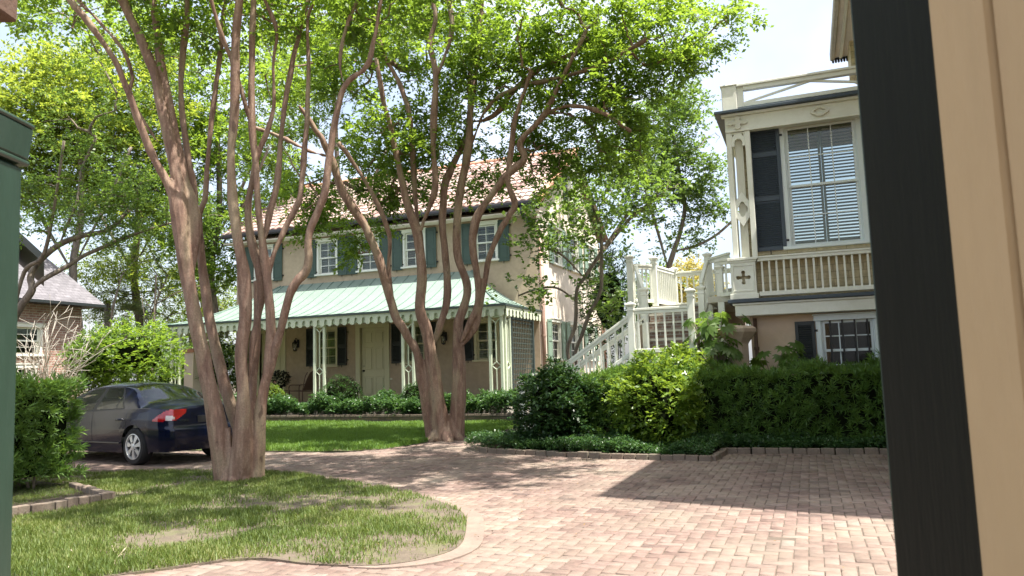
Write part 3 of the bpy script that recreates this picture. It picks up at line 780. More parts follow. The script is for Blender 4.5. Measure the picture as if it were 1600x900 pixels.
# ------------------------------------------------------------------ white stair between the houses
MT['stepbrick'] = brickwall('brown_brick_riser', (0, 2), (.20, .13, .10), (.28, .19, .15), (.33, .30, .27), bw=.2, bh=.07)
MT['plank'] = paint('worn_grey_white_planks', (.52, .50, .43), .7, .12, 4, .2, 40, stain=(.36, .33, .27), stain_amt=.5)
stair = thing('staircase', 'white wooden staircase with a landing and square newel posts between the two houses', 'staircase', (-3.0, 15.5, 0))
so = wloc(stair)
S = lambda x, y, z: tuple(np.array((x, y, z)) - so)
def newel(h, w=.125):
    m = MB(); q = w / 2
    m.box(-q, q, -q, q, 0, h - .11)
    m.box(-q - .012, q + .012, -q - .012, q + .012, h - .19, h - .16)
    e = q + .035
    m.add([(-q, -q, h - .11), (q, -q, h - .11), (q, q, h - .11), (-q, q, h - .11), (-e, -e, h - .07), (e, -e, h - .07), (e, e, h - .07), (-e, e, h - .07), (-e, -e, h - .05), (e, -e, h - .05), (e, e, h - .05), (-e, e, h - .05), (0, 0, h)],
          [(0, 1, 5, 4), (1, 2, 6, 5), (2, 3, 7, 6), (3, 0, 4, 7), (4, 5, 9, 8), (5, 6, 10, 9), (6, 7, 11, 10), (7, 4, 8, 11), (8, 9, 12), (9, 10, 12), (10, 11, 12), (11, 8, 12)])
    return m.mesh('newel_post')
nm = {}
def put_newel(x, y, z0, z1):
    h = round(z1 - z0, 2)
    if h not in nm: nm[h] = newel(h)
    part('newel_post', nm[h], MT['white'], stair, S(x, y, z0), bevel=.006)
bm_cache = {}
def rail_run(a, b, za, zb, hand=.86, low=.12, gap=.125, hw=.075):
    """handrail, bottom rail and balusters between plan points a and b, floor heights za and zb"""
    a = np.array(a, float); b = np.array(b, float); L = np.linalg.norm(b - a); d = (b - a) / L
    A, B = np.array([*a, za]), np.array([*b, zb]); up = np.array([0, 0, 1.0])
    o = -so
    m = MB(); m.beam(A + up * hand + o, B + up * hand + o, hw, .05); m.beam(A + up * (hand - .06) + o, B + up * (hand - .06) + o, .045, .06); part('handrail', m, MT['white'], stair, (0, 0, 0), bevel=.006)
    m = MB(); m.beam(A + up * low + o, B + up * low + o, .05, .075); part('bottom_rail', m, MT['white'], stair, (0, 0, 0), bevel=.005)
    n = max(1, int(L / gap)); h = round(hand - low - .07, 2)
    if h not in bm_cache: bm_cache[h] = MB().box(-.017, .017, -.017, .017, 0, h).mesh('baluster')
    for k in range(1, n):
        q = A + (B - A) * k / n; part('baluster', bm_cache[h], MT['white'], stair, S(q[0], q[1], q[2] + low + .035))
ZL, ZP = 1.63, 2.78                       # landing and upper platform
LX0, LX1, LY0, LY1 = -3.26, -2.06, 14.80, 15.75
m = MB()
for k in range(7): m.box(LX0 - .05, LX1 + .05, LY0 - .05 + k * .137, LY0 + .083 + k * .137, ZL - .045, ZL)
part('landing', m, MT['plank'], stair, S(0, 0, 0))
m = MB(); m.box(LX0 - .03, LX1 + .03, LY0 - .02, LY0 + .03, ZL - .24, ZL - .047); m.box(LX0 - .03, LX0 + .02, LY0 + .03, LY1, ZL - .24, ZL - .047)
part('landing_skirt', m, MT['white'], stair, S(0, 0, 0))
for i in range(9):                        # lower flight runs along the house
    z = ZL - (i + 1) * ZL / 10; x = LX0 - .05 - i * .255
    m = MB(); m.box(x - .28, x, LY0 + .02, LY1 - .02, z - .04, z); m.box(x - .02, x - .001, LY0 + .04, LY1 - .04, z - ZL / 10 + .001, z - .041)
    part('step', m, MT['plank'], stair, S(0, 0, 0))
for i in range(6):                        # upper flight climbs to the back, brick risers
    z = ZL + (i + 1) * (ZP - ZL) / 6; y = LY1 - .18 + i * .26
    m = MB(); m.box(LX0 + .05, LX1 - .05, y, y + .06, z - (ZP - ZL) / 6, z - .045)
    part('riser', m, MT['stepbrick'], stair, S(0, 0, 0))
    m = MB(); m.box(LX0 + .04, LX1 - .04, y - .03, y + .30, z - .044, z); part('step', m, MT['plank'], stair, S(0, 0, 0))
PYY = LY1 - .18 + 6 * .26
m = MB(); m.box(-3.6, -1.32, PYY - .02, 18.6, ZP - .12, ZP - .001); m.box(-1.8, -1.3, 15.35, PYY - .02, ZP - .12, ZP - .002); part('platform', m, MT['plank'], stair, S(0, 0, 0))
m = MB(); m.box(-3.62, -1.34, 18.4, 18.6, 0, ZP - .12); m.box(-3.6, -3.4, PYY, 18.4, 0, ZP - .12); part('platform_wall', m, MT['pinkstucco'], stair, S(0, 0, 0))
put_newel(LX0 + .03, LY0, .0, 2.73)       # front left
put_newel(LX1, LY0, .0, 2.93)             # front right
put_newel(LX0 + .12, LY1, .0, 3.11)       # back left, foot of the upper flight
put_newel(LX1 + .10, LY1 - .1, .0, 3.06)
put_newel(-3.58, 16.5, 0, 3.93)
put_newel(-1.86, 16.2, 0, 3.80)
put_newel(-3.14, 17.0, 0, 3.93)
put_newel(-2.90, 18.3, 0, 3.82)
put_newel(-1.55, 15.42, 1.5, 3.42)
bx, bz = LX0 - 2.30, ZL * .1
put_newel(bx, LY0, 0, 1.25); put_newel(bx, LY1 - .04, 0, 1.25)
rail_run((LX0, LY0), (LX1, LY0), ZL, ZL, hand=.93, low=.12, gap=.16)
rail_run((bx, LY0), (LX0, LY0), bz - .08, ZL - .02, hand=.84, low=.10, gap=.15)
rail_run((bx, LY1 - .04), (LX0 + .1, LY1 - .04), bz - .08, ZL - .02, hand=.84, low=.10, gap=.15)
rail_run((LX0 + .12, LY1), (-3.45, 16.5), ZL + .45, ZP, hand=.90, gap=.12)
rail_run((LX1 + .10, LY1 - .1), (-1.86, 16.2), ZL + .55, ZP, hand=.90, gap=.12)
rail_run((-3.58, 16.5), (-3.14, 17.0), ZP, ZP, hand=.92, gap=.10)
rail_run((-3.14, 17.0), (-2.90, 18.3), ZP, ZP, hand=.92, gap=.12)
rail_run((-2.90, 18.3), (-1.4, 18.3), ZP, ZP, hand=.88, gap=.14)
rail_run((-1.86, 16.2), (-1.36, 15.5), ZP, ZP, hand=.85, gap=.14)
rail_run((-1.62, 15.44), (-1.31, 15.2), ZP - .1, ZP - .1, hand=.80, gap=.10)

# ------------------------------------------------------------------ the dark blue sedan
MT['navy'] = paint('dark_navy_car_paint', (.003, .0055, .020), .2, .05, 1, 0, 30, metal=.0, coat=.2, spec=.35)
MT['tyre'] = paint('black_tyre_rubber', (.018, .018, .019), .85, .2, 10, .2, 80)
MT['rim'] = paint('silver_wheel_paint', (.62, .63, .64), .35, .04, 4, 0, metal=.6)
MT['plastic'] = paint('black_trim_plastic', (.015, .015, .017), .5, .1, 5, 0)
MT['taillight'] = paint('red_lamp_lens', (.42, .008, .010), .12, .15, 30, .1, 120, coat=1)
MT['clearlens'] = paint('clear_lamp_lens', (.62, .55, .52), .12, .15, 40, .1, 120, coat=1)
MT['chrome'] = paint('chrome_badge', (.75, .75, .76), .15, .02, 5, 0, metal=1)
MT['carglass'] = glassmat('tinted_car_glass', (.015, .022, .02), .35, .02)
MT['seat'] = paint('grey_seat_cloth', (.10, .10, .10), .9, .1, 20, 0)
CANG = math.radians(169.5)
ch = np.array([math.cos(CANG), math.sin(CANG), 0]); cl = np.array([-math.sin(CANG), math.cos(CANG), 0])
CO = np.array([-10.96, 10.10, 0.0]) - .93 * ch - .76 * cl
car = thing('parked_car', 'dark navy blue four door sedan parked on the brick drive behind the near tree', 'car', tuple(CO), CANG)
def lerpk(x, kn): return float(np.interp(x, [a for a, _ in kn], [b for _, b in kn]))
def smk(x, kn):
    w = .07; return (lerpk(x - w, kn) + 2 * lerpk(x, kn) + lerpk(x + w, kn)) / 4
ZT = [(-.2, .99), (0, 1.005), (.30, 1.055), (.60, 1.075), (.78, 1.10), (1.45, 1.385), (1.75, 1.425), (2.2, 1.44), (2.6, 1.425), (2.85, 1.385), (3.75, 1.0), (4.2, .86), (4.42, .74), (4.6, .62)]
ZB = [(-.2, .93), (0, .945), (.5, .975), (1.0, .965), (2, .925), (3, .885), (3.8, .84), (4.3, .74), (4.6, .60)]
WK = [(0, .70), (.05, .755), (.12, .80), (.25, .84), (.5, .865), (1, .875), (3.4, .875), (3.9, .85), (4.2, .79), (4.35, .72), (4.45, .62), (4.49, .52)]
AX = (.93, 3.63)
def zbot(s):
    z = .20 if .52 < s < 4.1 else .235
    for a in AX:
        if abs(s - a) < .365: z = max(z, .325 + math.sqrt(.365 ** 2 - (s - a) ** 2))
    return z
SS = sorted(set([0, .01, .02, .035] + list(np.arange(.05, .46, .015)) + list(np.arange(.46, 4.45, .025)) + [4.45, 4.47, 4.49] + [a + s * .365 for a in AX for s in (-1, 1)] + [a + s * .355 for a in AX for s in (-1, 1)]))
NS, NG, NR = 34, 14, 12
def ring(s):
    zb, zs, zt, w = zbot(s), smk(s, ZB), smk(s, ZT), lerpk(s, WK)
    pts = []
    for i in range(NS + 1):
        t = i / NS; z = zb + (zs - zb) * t; h = np.interp(z, [.2, .34, .5, .62, .78, .9, 1.0], [.93, .965, .99, 1.0, .992, .965, .93])
        pts.append((w * h, z))
    yb = pts[-1][0]; g = max(0, min(1, (zt - zs - .05) / .30))
    zr = zs + (zt - zs) * (.25 + .60 * g); yr = yb - .03 - (.29) * g * (zr - zs) / .40 - .09 * (1 - g)
    for j in range(1, NG + 1):
        t = j / NG; y = yb + (yr - yb) * t + .018 * g * math.sin(math.pi * t); pts.append((y, zs + (zr - zs) * t ** (1 - .0 * g)))
    for k in range(1, NR + 1):
        t = k / NR; pts.append((yr * (1 - t), zr + (zt - zr) * math.sin(t * math.pi / 2) ** .75))
    return pts
def roff(z): return np.interp(z, [.2, .35, .45, .60, .66, .72, .85, 1.0], [.10, .03, 0, .0, .04, .055, .075, .10])
RG = [ring(s) for s in SS]; NP = NS + NG + NR + 1
Vc = []
for s, r in zip(SS, RG):
    row = []
    for y, z in r:
        k = max(0, 1 - s / .55); kf = max(0, (s - 4.1) / .39)
        row.append((s + roff(z) * k - kf * np.interp(z, [.2, .45, .6, .8], [.06, 0, .02, .12]), y, z))
    Vc.append(row)
parts_f = {k: MB() for k in ('body', 'side_window', 'rear_window', 'windshield', 'taillight', 'taillight2', 'lens', 'trim', 'door')}
def cls(s, i, P):
    z = P[2]; y = abs(P[1])
    if NS <= i < NS + NG:
        zs = smk(s, ZB); zt = smk(s, ZT)
        if zt - zs > .14:
            tt = (i - NS + .5) / NG
            a = 1.30 + .52 * tt ** 1.2; b = 3.52 - .85 * tt
            if a < s < b and .04 < tt < .93:
                if 2.16 < s - .1 * tt < 2.27: return 'trim'
                if 1.53 < s - .1 * tt < 1.56: return 'trim'
                return 'side_window'
            if a - .05 < s < b + .05 and tt < .97: return 'trim'
    if i >= NS + NG:
        t = (i - NS - NG + .5) / NR
        if .70 + .05 * 0 < s < 1.46 and t > .10: return 'rear_window'
        if 2.92 < s < 3.70 and t > .08: return 'windshield'
    if i < NS and s < .10 and .768 < z < .836: return 'lens'
    if i < NS and .752 < z < .937 and s < .40 - max(0, z - .775) * 2.0: return 'taillight'
    if i < NS and 1.16 < s < 2.20 and z > .33 and s > 1.16 + max(0, .62 - z) * .6: return 'door'
    return 'body'
for sd in (1, -1):
    for a in range(len(SS) - 1):
        for i in range(NP - 1):
            q = [Vc[a][i], Vc[a + 1][i], Vc[a + 1][i + 1], Vc[a][i + 1]]
            q = [(x, y * sd, z) for x, y, z in q]
            c = cls((SS[a] + SS[a + 1]) / 2, i, np.mean(q, axis=0))
            parts_f[c].add(q, [(0, 1, 2, 3)])
    # seam lines of the rear door
# rear face: columns across
NC = 90
def rear_cls(y, z):
    y = abs(y)
    lo = .752 + max(0, .66 - y) * .62
    if y > .66 and ((y - .745) / .085) ** 2 + ((z - .802) / .036) ** 2 < 1: return 'lens'
    if lo < z < .945 - max(0, y - .70) * .10 and y > .44 + (.945 - z) * .12: return 'taillight'
    if .66 < z < .675: return 'trim'
    return 'body'
row0 = Vc[0]; idx = [i for i in range(NP)]
for i in range(NP - 1):
    (x0, ya, z0), (x1, yb_, z1) = row0[i], row0[i + 1]
    for k in range(NC):
        t0, t1 = -1 + 2 * k / NC, -1 + 2 * (k + 1) / NC
        q = [(x0 - .05 * (1 - t0 * t0), ya * t0, z0), (x0 - .05 * (1 - t1 * t1), ya * t1, z0), (x1 - .05 * (1 - t1 * t1), yb_ * t1, z1), (x1 - .05 * (1 - t0 * t0), yb_ * t0, z1)]
        c = rear_cls((t0 + t1) / 2 * (ya + yb_) / 2, (z0 + z1) / 2) if i < NS else 'body'
        parts_f[c].add(q, [(0, 1, 2, 3)])
fr_ = Vc[-1]
parts_f['body'].add([(x, y, z) for x, y, z in fr_] + [(x, -y, z) for x, y, z in fr_], [(i, i + 1, NP + i + 1, NP + i) for i in range(NP - 1)])
def carpart(name, mb, mat, parent=car, smooth=True):
    import bmesh
    me = mb.mesh(name); bm = bmesh.new(); bm.from_mesh(me); bmesh.ops.remove_doubles(bm, verts=bm.verts, dist=.0006); bmesh.ops.recalc_face_normals(bm, faces=bm.faces); bm.to_mesh(me); bm.free()
    me.polygons.foreach_set('use_smooth', np.ones(len(me.polygons), bool))
    return part(name, me, mat, parent, (0, 0, 0))
def split_side(mb):
    l, r = MB(), MB()
    for k in range(0, len(mb.v), 4):
        (l if np.mean([v[1] for v in mb.v[k:k + 4]]) > 0 else r).add(mb.v[k:k + 4], [(0, 1, 2, 3)])
    return l, r
carpart('body', parts_f['body'], MT['navy'])
for mb in split_side(parts_f['side_window']): carpart('side_window', mb, MT['carglass'])
carpart('rear_window', parts_f['rear_window'], MT['carglass']); carpart('windshield', parts_f['windshield'], MT['carglass'])
carpart('window_trim', parts_f['trim'], MT['plastic'])
lamp = [carpart('taillight', mb, MT['taillight']) for mb in split_side(parts_f['taillight'])]
for la, mb in zip(lamp, split_side(parts_f['lens'])): carpart('lens', mb, MT['clearlens'], la)
dl, dr = split_side(parts_f['door'])
for sgn, mb in ((1, dl), (-1, dr)):
    d = carpart('door', mb, MT['navy'])
    h = MB(); pts = [(1.42, .868 * sgn, .775), (1.40, .90 * sgn, .778), (1.30, .905 * sgn, .782), (1.22, .868 * sgn, .785)]
    h.tube(pts, [.012, .015, .015, .012], 8); part('handle', h, MT['navy'], d, (0, 0, 0), smooth=True)
    sm_ = MB()
    for xx in (1.16, 2.20):
        zz = np.linspace(.36, .92, 14)
        sm_.tube([(xx + max(0, (.62 - z)) * (.6 if xx < 2 else 0), (lerpk(xx, WK) * np.interp(z, [.2, .34, .5, .62, .78, .9, 1.0], [.93, .965, .99, 1.0, .992, .965, .93]) + .0005) * sgn, z) for z in zz], .0035, 5)
    part('seam', sm_, MT['plastic'], d, (0, 0, 0))
m = MB(); m.box(.60, 4.1, -.74, .74, .22, .30); m.box(.25, .6, -.6, .6, .28, .34); m.box(.42, .72, -.6, .6, .86, .94); part('underbody', m, MT['plastic'], car, (0, 0, 0))
m = MB()
for yy in (-.38, .38):
    m.box(2.35, 2.55, yy - .25, yy + .25, .5, 1.12); m.box(2.38, 2.48, yy - .12, yy + .12, 1.14, 1.30); m.box(2.4, 2.9, yy - .25, yy + .25, .42, .56)
m.box(1.35, 1.6, -.6, .6, .5, 1.06)
part('seats', m, MT['seat'], car, (0, 0, 0), bevel=.03)
part('sill_strip', MB().box(1.34, 3.2, .845, .868, .36, .385), MT['navy'], car, (0, 0, 0), bevel=.006)
def wheel():
    r, w = .318, .21
    tp = [(.20, -w / 2 + .02), (.225, -w / 2), (.285, -w / 2), (r - .008, -w / 2 + .025), (r, -w / 2 + .05), (r, w / 2 - .05), (r - .008, w / 2 - .025), (.285, w / 2), (.225, w / 2), (.20, w / 2 - .02)]
    ty = MB().lathe(tp, (0, 0, 0), 40, 'y')
    for q in (-.05, 0, .05): ty.lathe([(r + .0005, q - .006), (r - .006, q), (r + .0005, q + .006)], (0, 0, 0), 40, 'y')
    rim = MB(); rim.lathe([(.222, w / 2 - .03), (.222, w / 2 + .002), (.205, w / 2 + .004), (.196, w / 2 - .02), (.19, w / 2 - .09)], (0, 0, 0), 40, 'y')
    for k in range(7):
        a = 2 * math.pi * k / 7 + .2; ca, sa = math.cos(a), math.sin(a)
        def P(rr, tt, yy): return (rr * ca - tt * sa, yy, rr * sa + tt * ca)
        y1, y0 = w / 2 - .004, w / 2 - .035
        vs = [P(.035, -.022, y1 + .006), P(.12, -.030, y1), P(.205, -.046, y1 - .006), P(.205, .046, y1 - .006), P(.12, .030, y1), P(.035, .022, y1 + .006)]
        rim.extr(vs, (0, -.03, 0))
    rim.lathe([(.0, w / 2 + .01), (.03, w / 2 + .009), (.052, w / 2 - .0), (.055, w / 2 - .03)], (0, 0, 0), 24, 'y')
    hub = MB().lathe([(0, w / 2 - .065), (.20, w / 2 - .065)], (0, 0, 0), 30, 'y')
    for k in range(5):
        a = 2 * math.pi * k / 5; hub.lathe([(.011, w / 2 - .01), (.011, w / 2 + .008), (0, w / 2 + .008)], (.075 * math.cos(a), 0, .075 * math.sin(a)), 8, 'y')
    return ty, rim, hub
ty, rim, hub = wheel(); tym, rimm, hubm = ty.mesh('wheel'), rim.mesh('rim'), hub.mesh('hub')
for sx in AX:
    for sg in (1, -1):
        o = part('wheel', tym, MT['tyre'], car, (sx, .755 * sg, .318), 0 if sg > 0 else math.pi, smooth=False)
        part('rim', rimm, MT['rim'], o, (0, 0, 0)); part('hub', hubm, MT['plastic'], o, (0, 0, 0))
fc = bpy.data.curves.new('badge', 'FONT'); fc.body = 'HYBRID'; fc.size = .052; fc.extrude = .002; fc.align_x = 'LEFT'
fo = bpy.data.objects.new('badge', fc); COL.objects.link(fo)
bme = bpy.data.meshes.new_from_object(fo.evaluated_get(bpy.context.evaluated_depsgraph_get())); bpy.data.objects.remove(fo)
bme.transform(Matrix.Rotation(math.radians(-90), 4, 'Z') @ Matrix.Rotation(math.radians(90), 4, 'X')); bme.materials.clear()
part('badge', bme, MT['chrome'], car, (.018, .60, .735))
m = MB(); m.box(-.004, .03, -.26, .26, .70, .82); part('plate_recess', m, MT['plastic'], car, (0, 0, 0))

# ------------------------------------------------------------------ porch furniture
chair = thing('metal_chair', 'brown metal armchair with a curved back on the porch beside a dark shutter', 'chair', (-15.85, 21.2, .6))
for sy in (-.27, .27):
    m = MB(); m.tube([(-.30, sy, 0), (-.30, sy, .52), (-.27, sy, .58), (-.20, sy, .60), (.10, sy, .60), (.28, sy, .60)], .016, 8)
    m.tube([(.24, sy, 0), (.24, sy, .42), (.30, sy, .66), (.36, sy, .90), (.44, sy, 1.0)], .016, 8)
    part('frame', m, MT['rustmetal'], chair, (0, 0, 0), smooth=True)
m = MB(); m.extr([(-.28, -.26, .39), (.26, -.26, .37), (.26, -.26, .40), (-.28, -.26, .42)], (0, .52, 0)); part('seat', m, MT['rustmetal'], chair, (0, 0, 0), bevel=.01)
bk = [[(.25 + .20 * t + .05 * t * t + .04 * math.cos(u * 3.14) * 0, u * .52 - .26, .42 + .64 * t - .10 * (2 * u - 1) ** 2 * t) for u in np.linspace(0, 1, 9)] for t in np.linspace(0, 1, 9)]
part('backrest', MB().grid(bk), MT['rustmetal'], chair, (0, 0, 0), smooth=True)
tb = thing('side_table', 'small dark metal table beside the porch chair carrying a pot', 'table', (-16.75, 21.2, .6))
m = MB().box(-.26, .26, -.26, .26, .40, .425); part('table_top', m, MT['rustmetal'], tb, (0, 0, 0), bevel=.006)
for a in (-.23, .23):
    for b in (-.23, .23): part('leg', MB().box(a - .015, a + .015, b - .015, b + .015, 0, .40), MT['rustmetal'], tb, (0, 0, 0))

# ------------------------------------------------------------------ ground, drive, lawns, kerbs
def inside(poly, x, y):
    x = np.asarray(x, float); y = np.asarray(y, float); c = np.zeros(x.shape, bool); n = len(poly)
    for i in range(n):
        x0, y0 = poly[i]; x1, y1 = poly[(i + 1) % n]
        if y0 == y1: continue
        hit = ((y0 > y) != (y1 > y)) & (x < (x1 - x0) * (y - y0) / (y1 - y0) + x0); c ^= hit
    return c
def vnoise(x, y, s, seed=0):
    """smooth value noise in numpy"""
    r = np.random.default_rng(seed).random((64, 64)); u, v = x * s, y * s
    i, j = np.floor(u).astype(int), np.floor(v).astype(int); a, b = u - i, v - j; a = a * a * (3 - 2 * a); b = b * b * (3 - 2 * b)
    g = lambda p, q: r[p % 64, q % 64]
    return (g(i, j) * (1 - a) + g(i + 1, j) * a) * (1 - b) + (g(i, j + 1) * (1 - a) + g(i + 1, j + 1) * a) * b
def gz(y): return float(np.interp(y, [12.4, 18.1], [0, .14]))
def catmull(P, m=8):
    P = np.array(P, float); Q = np.vstack([2 * P[0] - P[1], P, 2 * P[-1] - P[-2]]); out = []
    for i in range(1, len(Q) - 2):
        for t in np.linspace(0, 1, m, endpoint=False):
            out.append(.5 * (2 * Q[i] + (Q[i + 1] - Q[i - 1]) * t + (2 * Q[i - 1] - 5 * Q[i] + 4 * Q[i + 1] - Q[i + 2]) * t ** 2 + (3 * Q[i] - Q[i - 1] - 3 * Q[i + 1] + Q[i + 2]) * t ** 3))
    out.append(P[-1]); return np.array(out)

MT['ground'] = paint('dark_garden_soil', (.10, .075, .05), .95, .3, 1.5, .5, 30, stain=(.06, .08, .03), stain_amt=.6)
g = MB(); ys = [-60, 12.4, 18.1, 260]; zz = [-.014, -.014, .11, .11]
for i in range(3): g.add([(-200, ys[i], zz[i]), (200, ys[i], zz[i]), (200, ys[i + 1], zz[i + 1]), (-200, ys[i + 1], zz[i + 1])], [(0, 1, 2, 3)])
structure('ground', g, MT['ground'])
edge = [(-8.94, 9.60), (-7.3, 9.42), (-5.62, 8.73), (-4.27, 7.96), (-3.42, 7.2), (-2.95, 6.3), (-2.75, 5.6), (-3.02, 5.08), (-3.6, 4.95), (-4.19, 4.98), (-4.62, 4.55), (-5.4, 3.6)]
lawn_edge = [tuple(p) for p in catmull(edge, 6)]
lawn_poly = [(-16, 8.7), (-12.4, 8.85), (-10.7, 8.9)] + lawn_edge + [(-7, 2.0), (-16, 2.0)]
back_poly = [(-18.5, 12.3), (-10.2, 12.40), (-8.84, 12.42), (-8.1, 12.6), (-7.71, 12.9), (-7.45, 13.6), (-7.3, 14.6), (-6.9, 15.3), (-6.62, 15.9), (-6.4, 18.05), (-18.5, 18.05)]
bed_poly = [(-6.3, 18.0), (-6.5, 15.7), (-5.55, 12.60), (-3.2, 11.99), (-1.47, 11.84), (-1.38, 12.86), (1.6, 12.92), (1.6, 18.0)]
lbed_poly = [(-7.85, 6.85), (-8.06, 5.85), (-8.6, 4.4), (-13, 4.4), (-13, 8.6), (-9.2, 7.55)]
MT['soil'] = paint('bare_sandy_soil', (.115, .09, .066), .95, .4, 5, .7, 60, stain=(.12, .13, .05), stain_amt=.8)
structure('lawn', MB().extr([(x, y, .013) for x, y in lawn_poly], (0, 0, -.035)), MT['soil'])
MT['greensoil'] = paint('green_turf_soil', (.10, .11, .045), .95, .25, 2.2, .5, 45, stain=(.22, .17, .11), stain_amt=.7)  # greenish soil under the rear turf
structure('rear_lawn', MB().add([(x, y, gz(y) + .004) for x, y in back_poly], [tuple(range(len(back_poly)))]), MT['greensoil'])
MT['mulch'] = paint('dark_mulch', (.055, .038, .026), .95, .35, 12, .8, 70)
structure('planting_bed', MB().add([(x, y, gz(y) + .02) for x, y in bed_poly], [tuple(range(len(bed_poly)))]), MT['mulch'])
structure('left_planting_bed', MB().add([(x, y, .05) for x, y in lbed_poly], [tuple(range(len(lbed_poly)))]), MT['mulch'])
MT['sand'] = paint('dark_joint_sand', (.115, .09, .07), .95, .3, 6, .6, 60)
structure('drive_sand_bed', MB().add([(-17.6, 1.2, -.009), (2.6, 1.2, -.009), (2.6, 12.5, -.009), (-17.6, 12.5, -.009)], [(0, 1, 2, 3)]), MT['sand'])
# herringbone brick drive, every brick real
u = .104; V, I, T = [], [], []
ii, jj = np.meshgrid(np.arange(int(-17.5 / u), int(2.6 / u)), np.arange(int(1.2 / u), int(17.9 / u)))
ii = ii.ravel(); jj = jj.ravel(); mm = (ii - jj) % 4
keep = (mm == 0) | (mm == 2); ii, jj, mm = ii[keep], jj[keep], mm[keep]
cx = np.where(mm == 0, (ii + 1) * u, (ii + .5) * u); cy = np.where(mm == 0, (jj + .5) * u, jj * u)
hx = np.where(mm == 0, u, u / 2) - .0035; hy = np.where(mm == 0, u / 2, u) - .0035
all_in = np.all([inside(lawn_poly, cx + a * hx * .9, cy + b * hy * .9) for a in (-1, 1) for b in (-1, 1)], axis=0)
ok = ~all_in & ~inside(back_poly, cx, cy) & ~inside(bed_poly, cx, cy) & (cy < 17.6) & ~((cy > 12.2) & (cx < -8.2))
cx, cy, hx, hy = cx[ok], cy[ok], hx[ok], hy[ok]; n = len(cx)
cx += rng.normal(0, .0012, n); cy += rng.normal(0, .0012, n); ang = rng.normal(0, .012, n)
z0 = rng.normal(0, .0022, n) + .012 * (vnoise(cx, cy, .6, 3) - .5); tx = rng.normal(0, .008, n); ty_ = rng.normal(0, .008, n)
z0 = z0 + np.interp(cy, [12.4, 18.1], [0, .12])
vs = []
for top, ins in ((0, 0), (1, .005)):
    for sx, sy in ((-1, -1), (1, -1), (1, 1), (-1, 1)):
        ox, oy = sx * (hx - ins), sy * (hy - ins)
        vs.append(np.stack([cx + ox * np.cos(ang) - oy * np.sin(ang), cy + ox * np.sin(ang) + oy * np.cos(ang), z0 + tx * ox + ty_ * oy - (0.0045 if not top else 0)], 1))
low = [v.copy() for v in vs[:4]]
for v in low: v[:, 2] = z0 - .03
V = np.stack(low + vs, 1)                       # n x 12 x 3
fs = [(8, 9, 10, 11)] + [(4 + k, 4 + (k + 1) % 4, 8 + (k + 1) % 4, 8 + k) for k in range(4)] + [(k, (k + 1) % 4, 4 + (k + 1) % 4, 4 + k) for k in range(4)]
I = (np.arange(n)[:, None, None] * 12 + np.array(fs)[None]).reshape(-1, 4)
tn = np.clip(rng.normal(.5, .17, n) + .25 * (vnoise(cx, cy, .35, 5) - .5), 0, 1)
MT['brick'] = tinted('red_paving_brick', [(0, (.10, .070, .061)), (.3, (.165, .108, .089)), (.55, (.205, .142, .119)), (.8, (.23, .172, .145)), (1, (.255, .215, .185))], .85, 14, .26, .4, 110, dust=((.28, .232, .18), 1.1, .65))
structure('brick_drive', np_mesh('brick_drive', V.reshape(-1, 3), 4, len(I), I, MT['brick'], np.repeat(tn, 12)), MT['brick'])
# pale concrete edging round the near lawn
le = np.array(lawn_edge); tg = np.gradient(le, axis=0); tg /= np.linalg.norm(tg, axis=1)[:, None]; nr_ = np.stack([-tg[:, 1], tg[:, 0]], 1)
cs = MB(); MT['edging'] = paint('sandy_pink_concrete', (.20, .152, .124), .9, .22, 4, .35, 60, stain=(.30, .23, .18), stain_amt=.5)
k0 = 18; le, nr_ = le[:46], nr_[:46]
A = [(p[0], p[1], .008) for p in le[k0:]]; B = [(p[0] + q[0] * w_, p[1] + q[1] * w_, .010) for p, q, w_ in zip(le[k0:], nr_[k0:], np.interp(np.arange(len(le) - k0), [0, 8, 20, 27], [.04, .16, .17, .03]))]
cs.grid([A, B, [(x, y, -.02) for x, y, z in B]]); structure('concrete_edging', cs, MT['edging'])
def kerb_line(mb, pts, ln, th, h, z=None, seed=1):
    r = np.random.default_rng(seed)
    for a, b in zip(pts[:-1], pts[1:]):
        a = np.array(a); b = np.array(b); L = np.linalg.norm(b - a); d = (b - a) / L; k = max(1, int(round(L / ln)))
        for i in range(k):
            p = a + d * (i + .02) * L / k; q = a + d * (i + .96) * L / k; zb_ = gz(p[1]) - .05; j = r.normal(0, .006, 3)
            hh = h + j[0] + .05
            mb.beam((p[0] + j[1], p[1] + j[2], zb_ + hh / 2), (q[0] + j[1], q[1] + j[2], zb_ + hh / 2), th, hh)
MT['kerbbrick'] = paint('weathered_kerb_brick', (.17, .13, .10), .9, .3, 5, .5, 60, stain=(.13, .12, .09), stain_amt=.7)
kb = MB(); kerb_line(kb, [(-5.6, 12.62), (-3.2, 11.97), (-1.45, 11.80), (-1.37, 12.84), (1.5, 12.90)], .205, .10, .085); structure('kerb', kb, MT['kerbbrick'], bevel=.008)
kb = MB(); kerb_line(kb, [(-8.62, 4.3), (-8.06, 5.85), (-7.85, 6.85), (-9.3, 7.5)], .135, .09, .12, seed=4); structure('bed_kerb', kb, MT['kerbbrick'], bevel=.008)
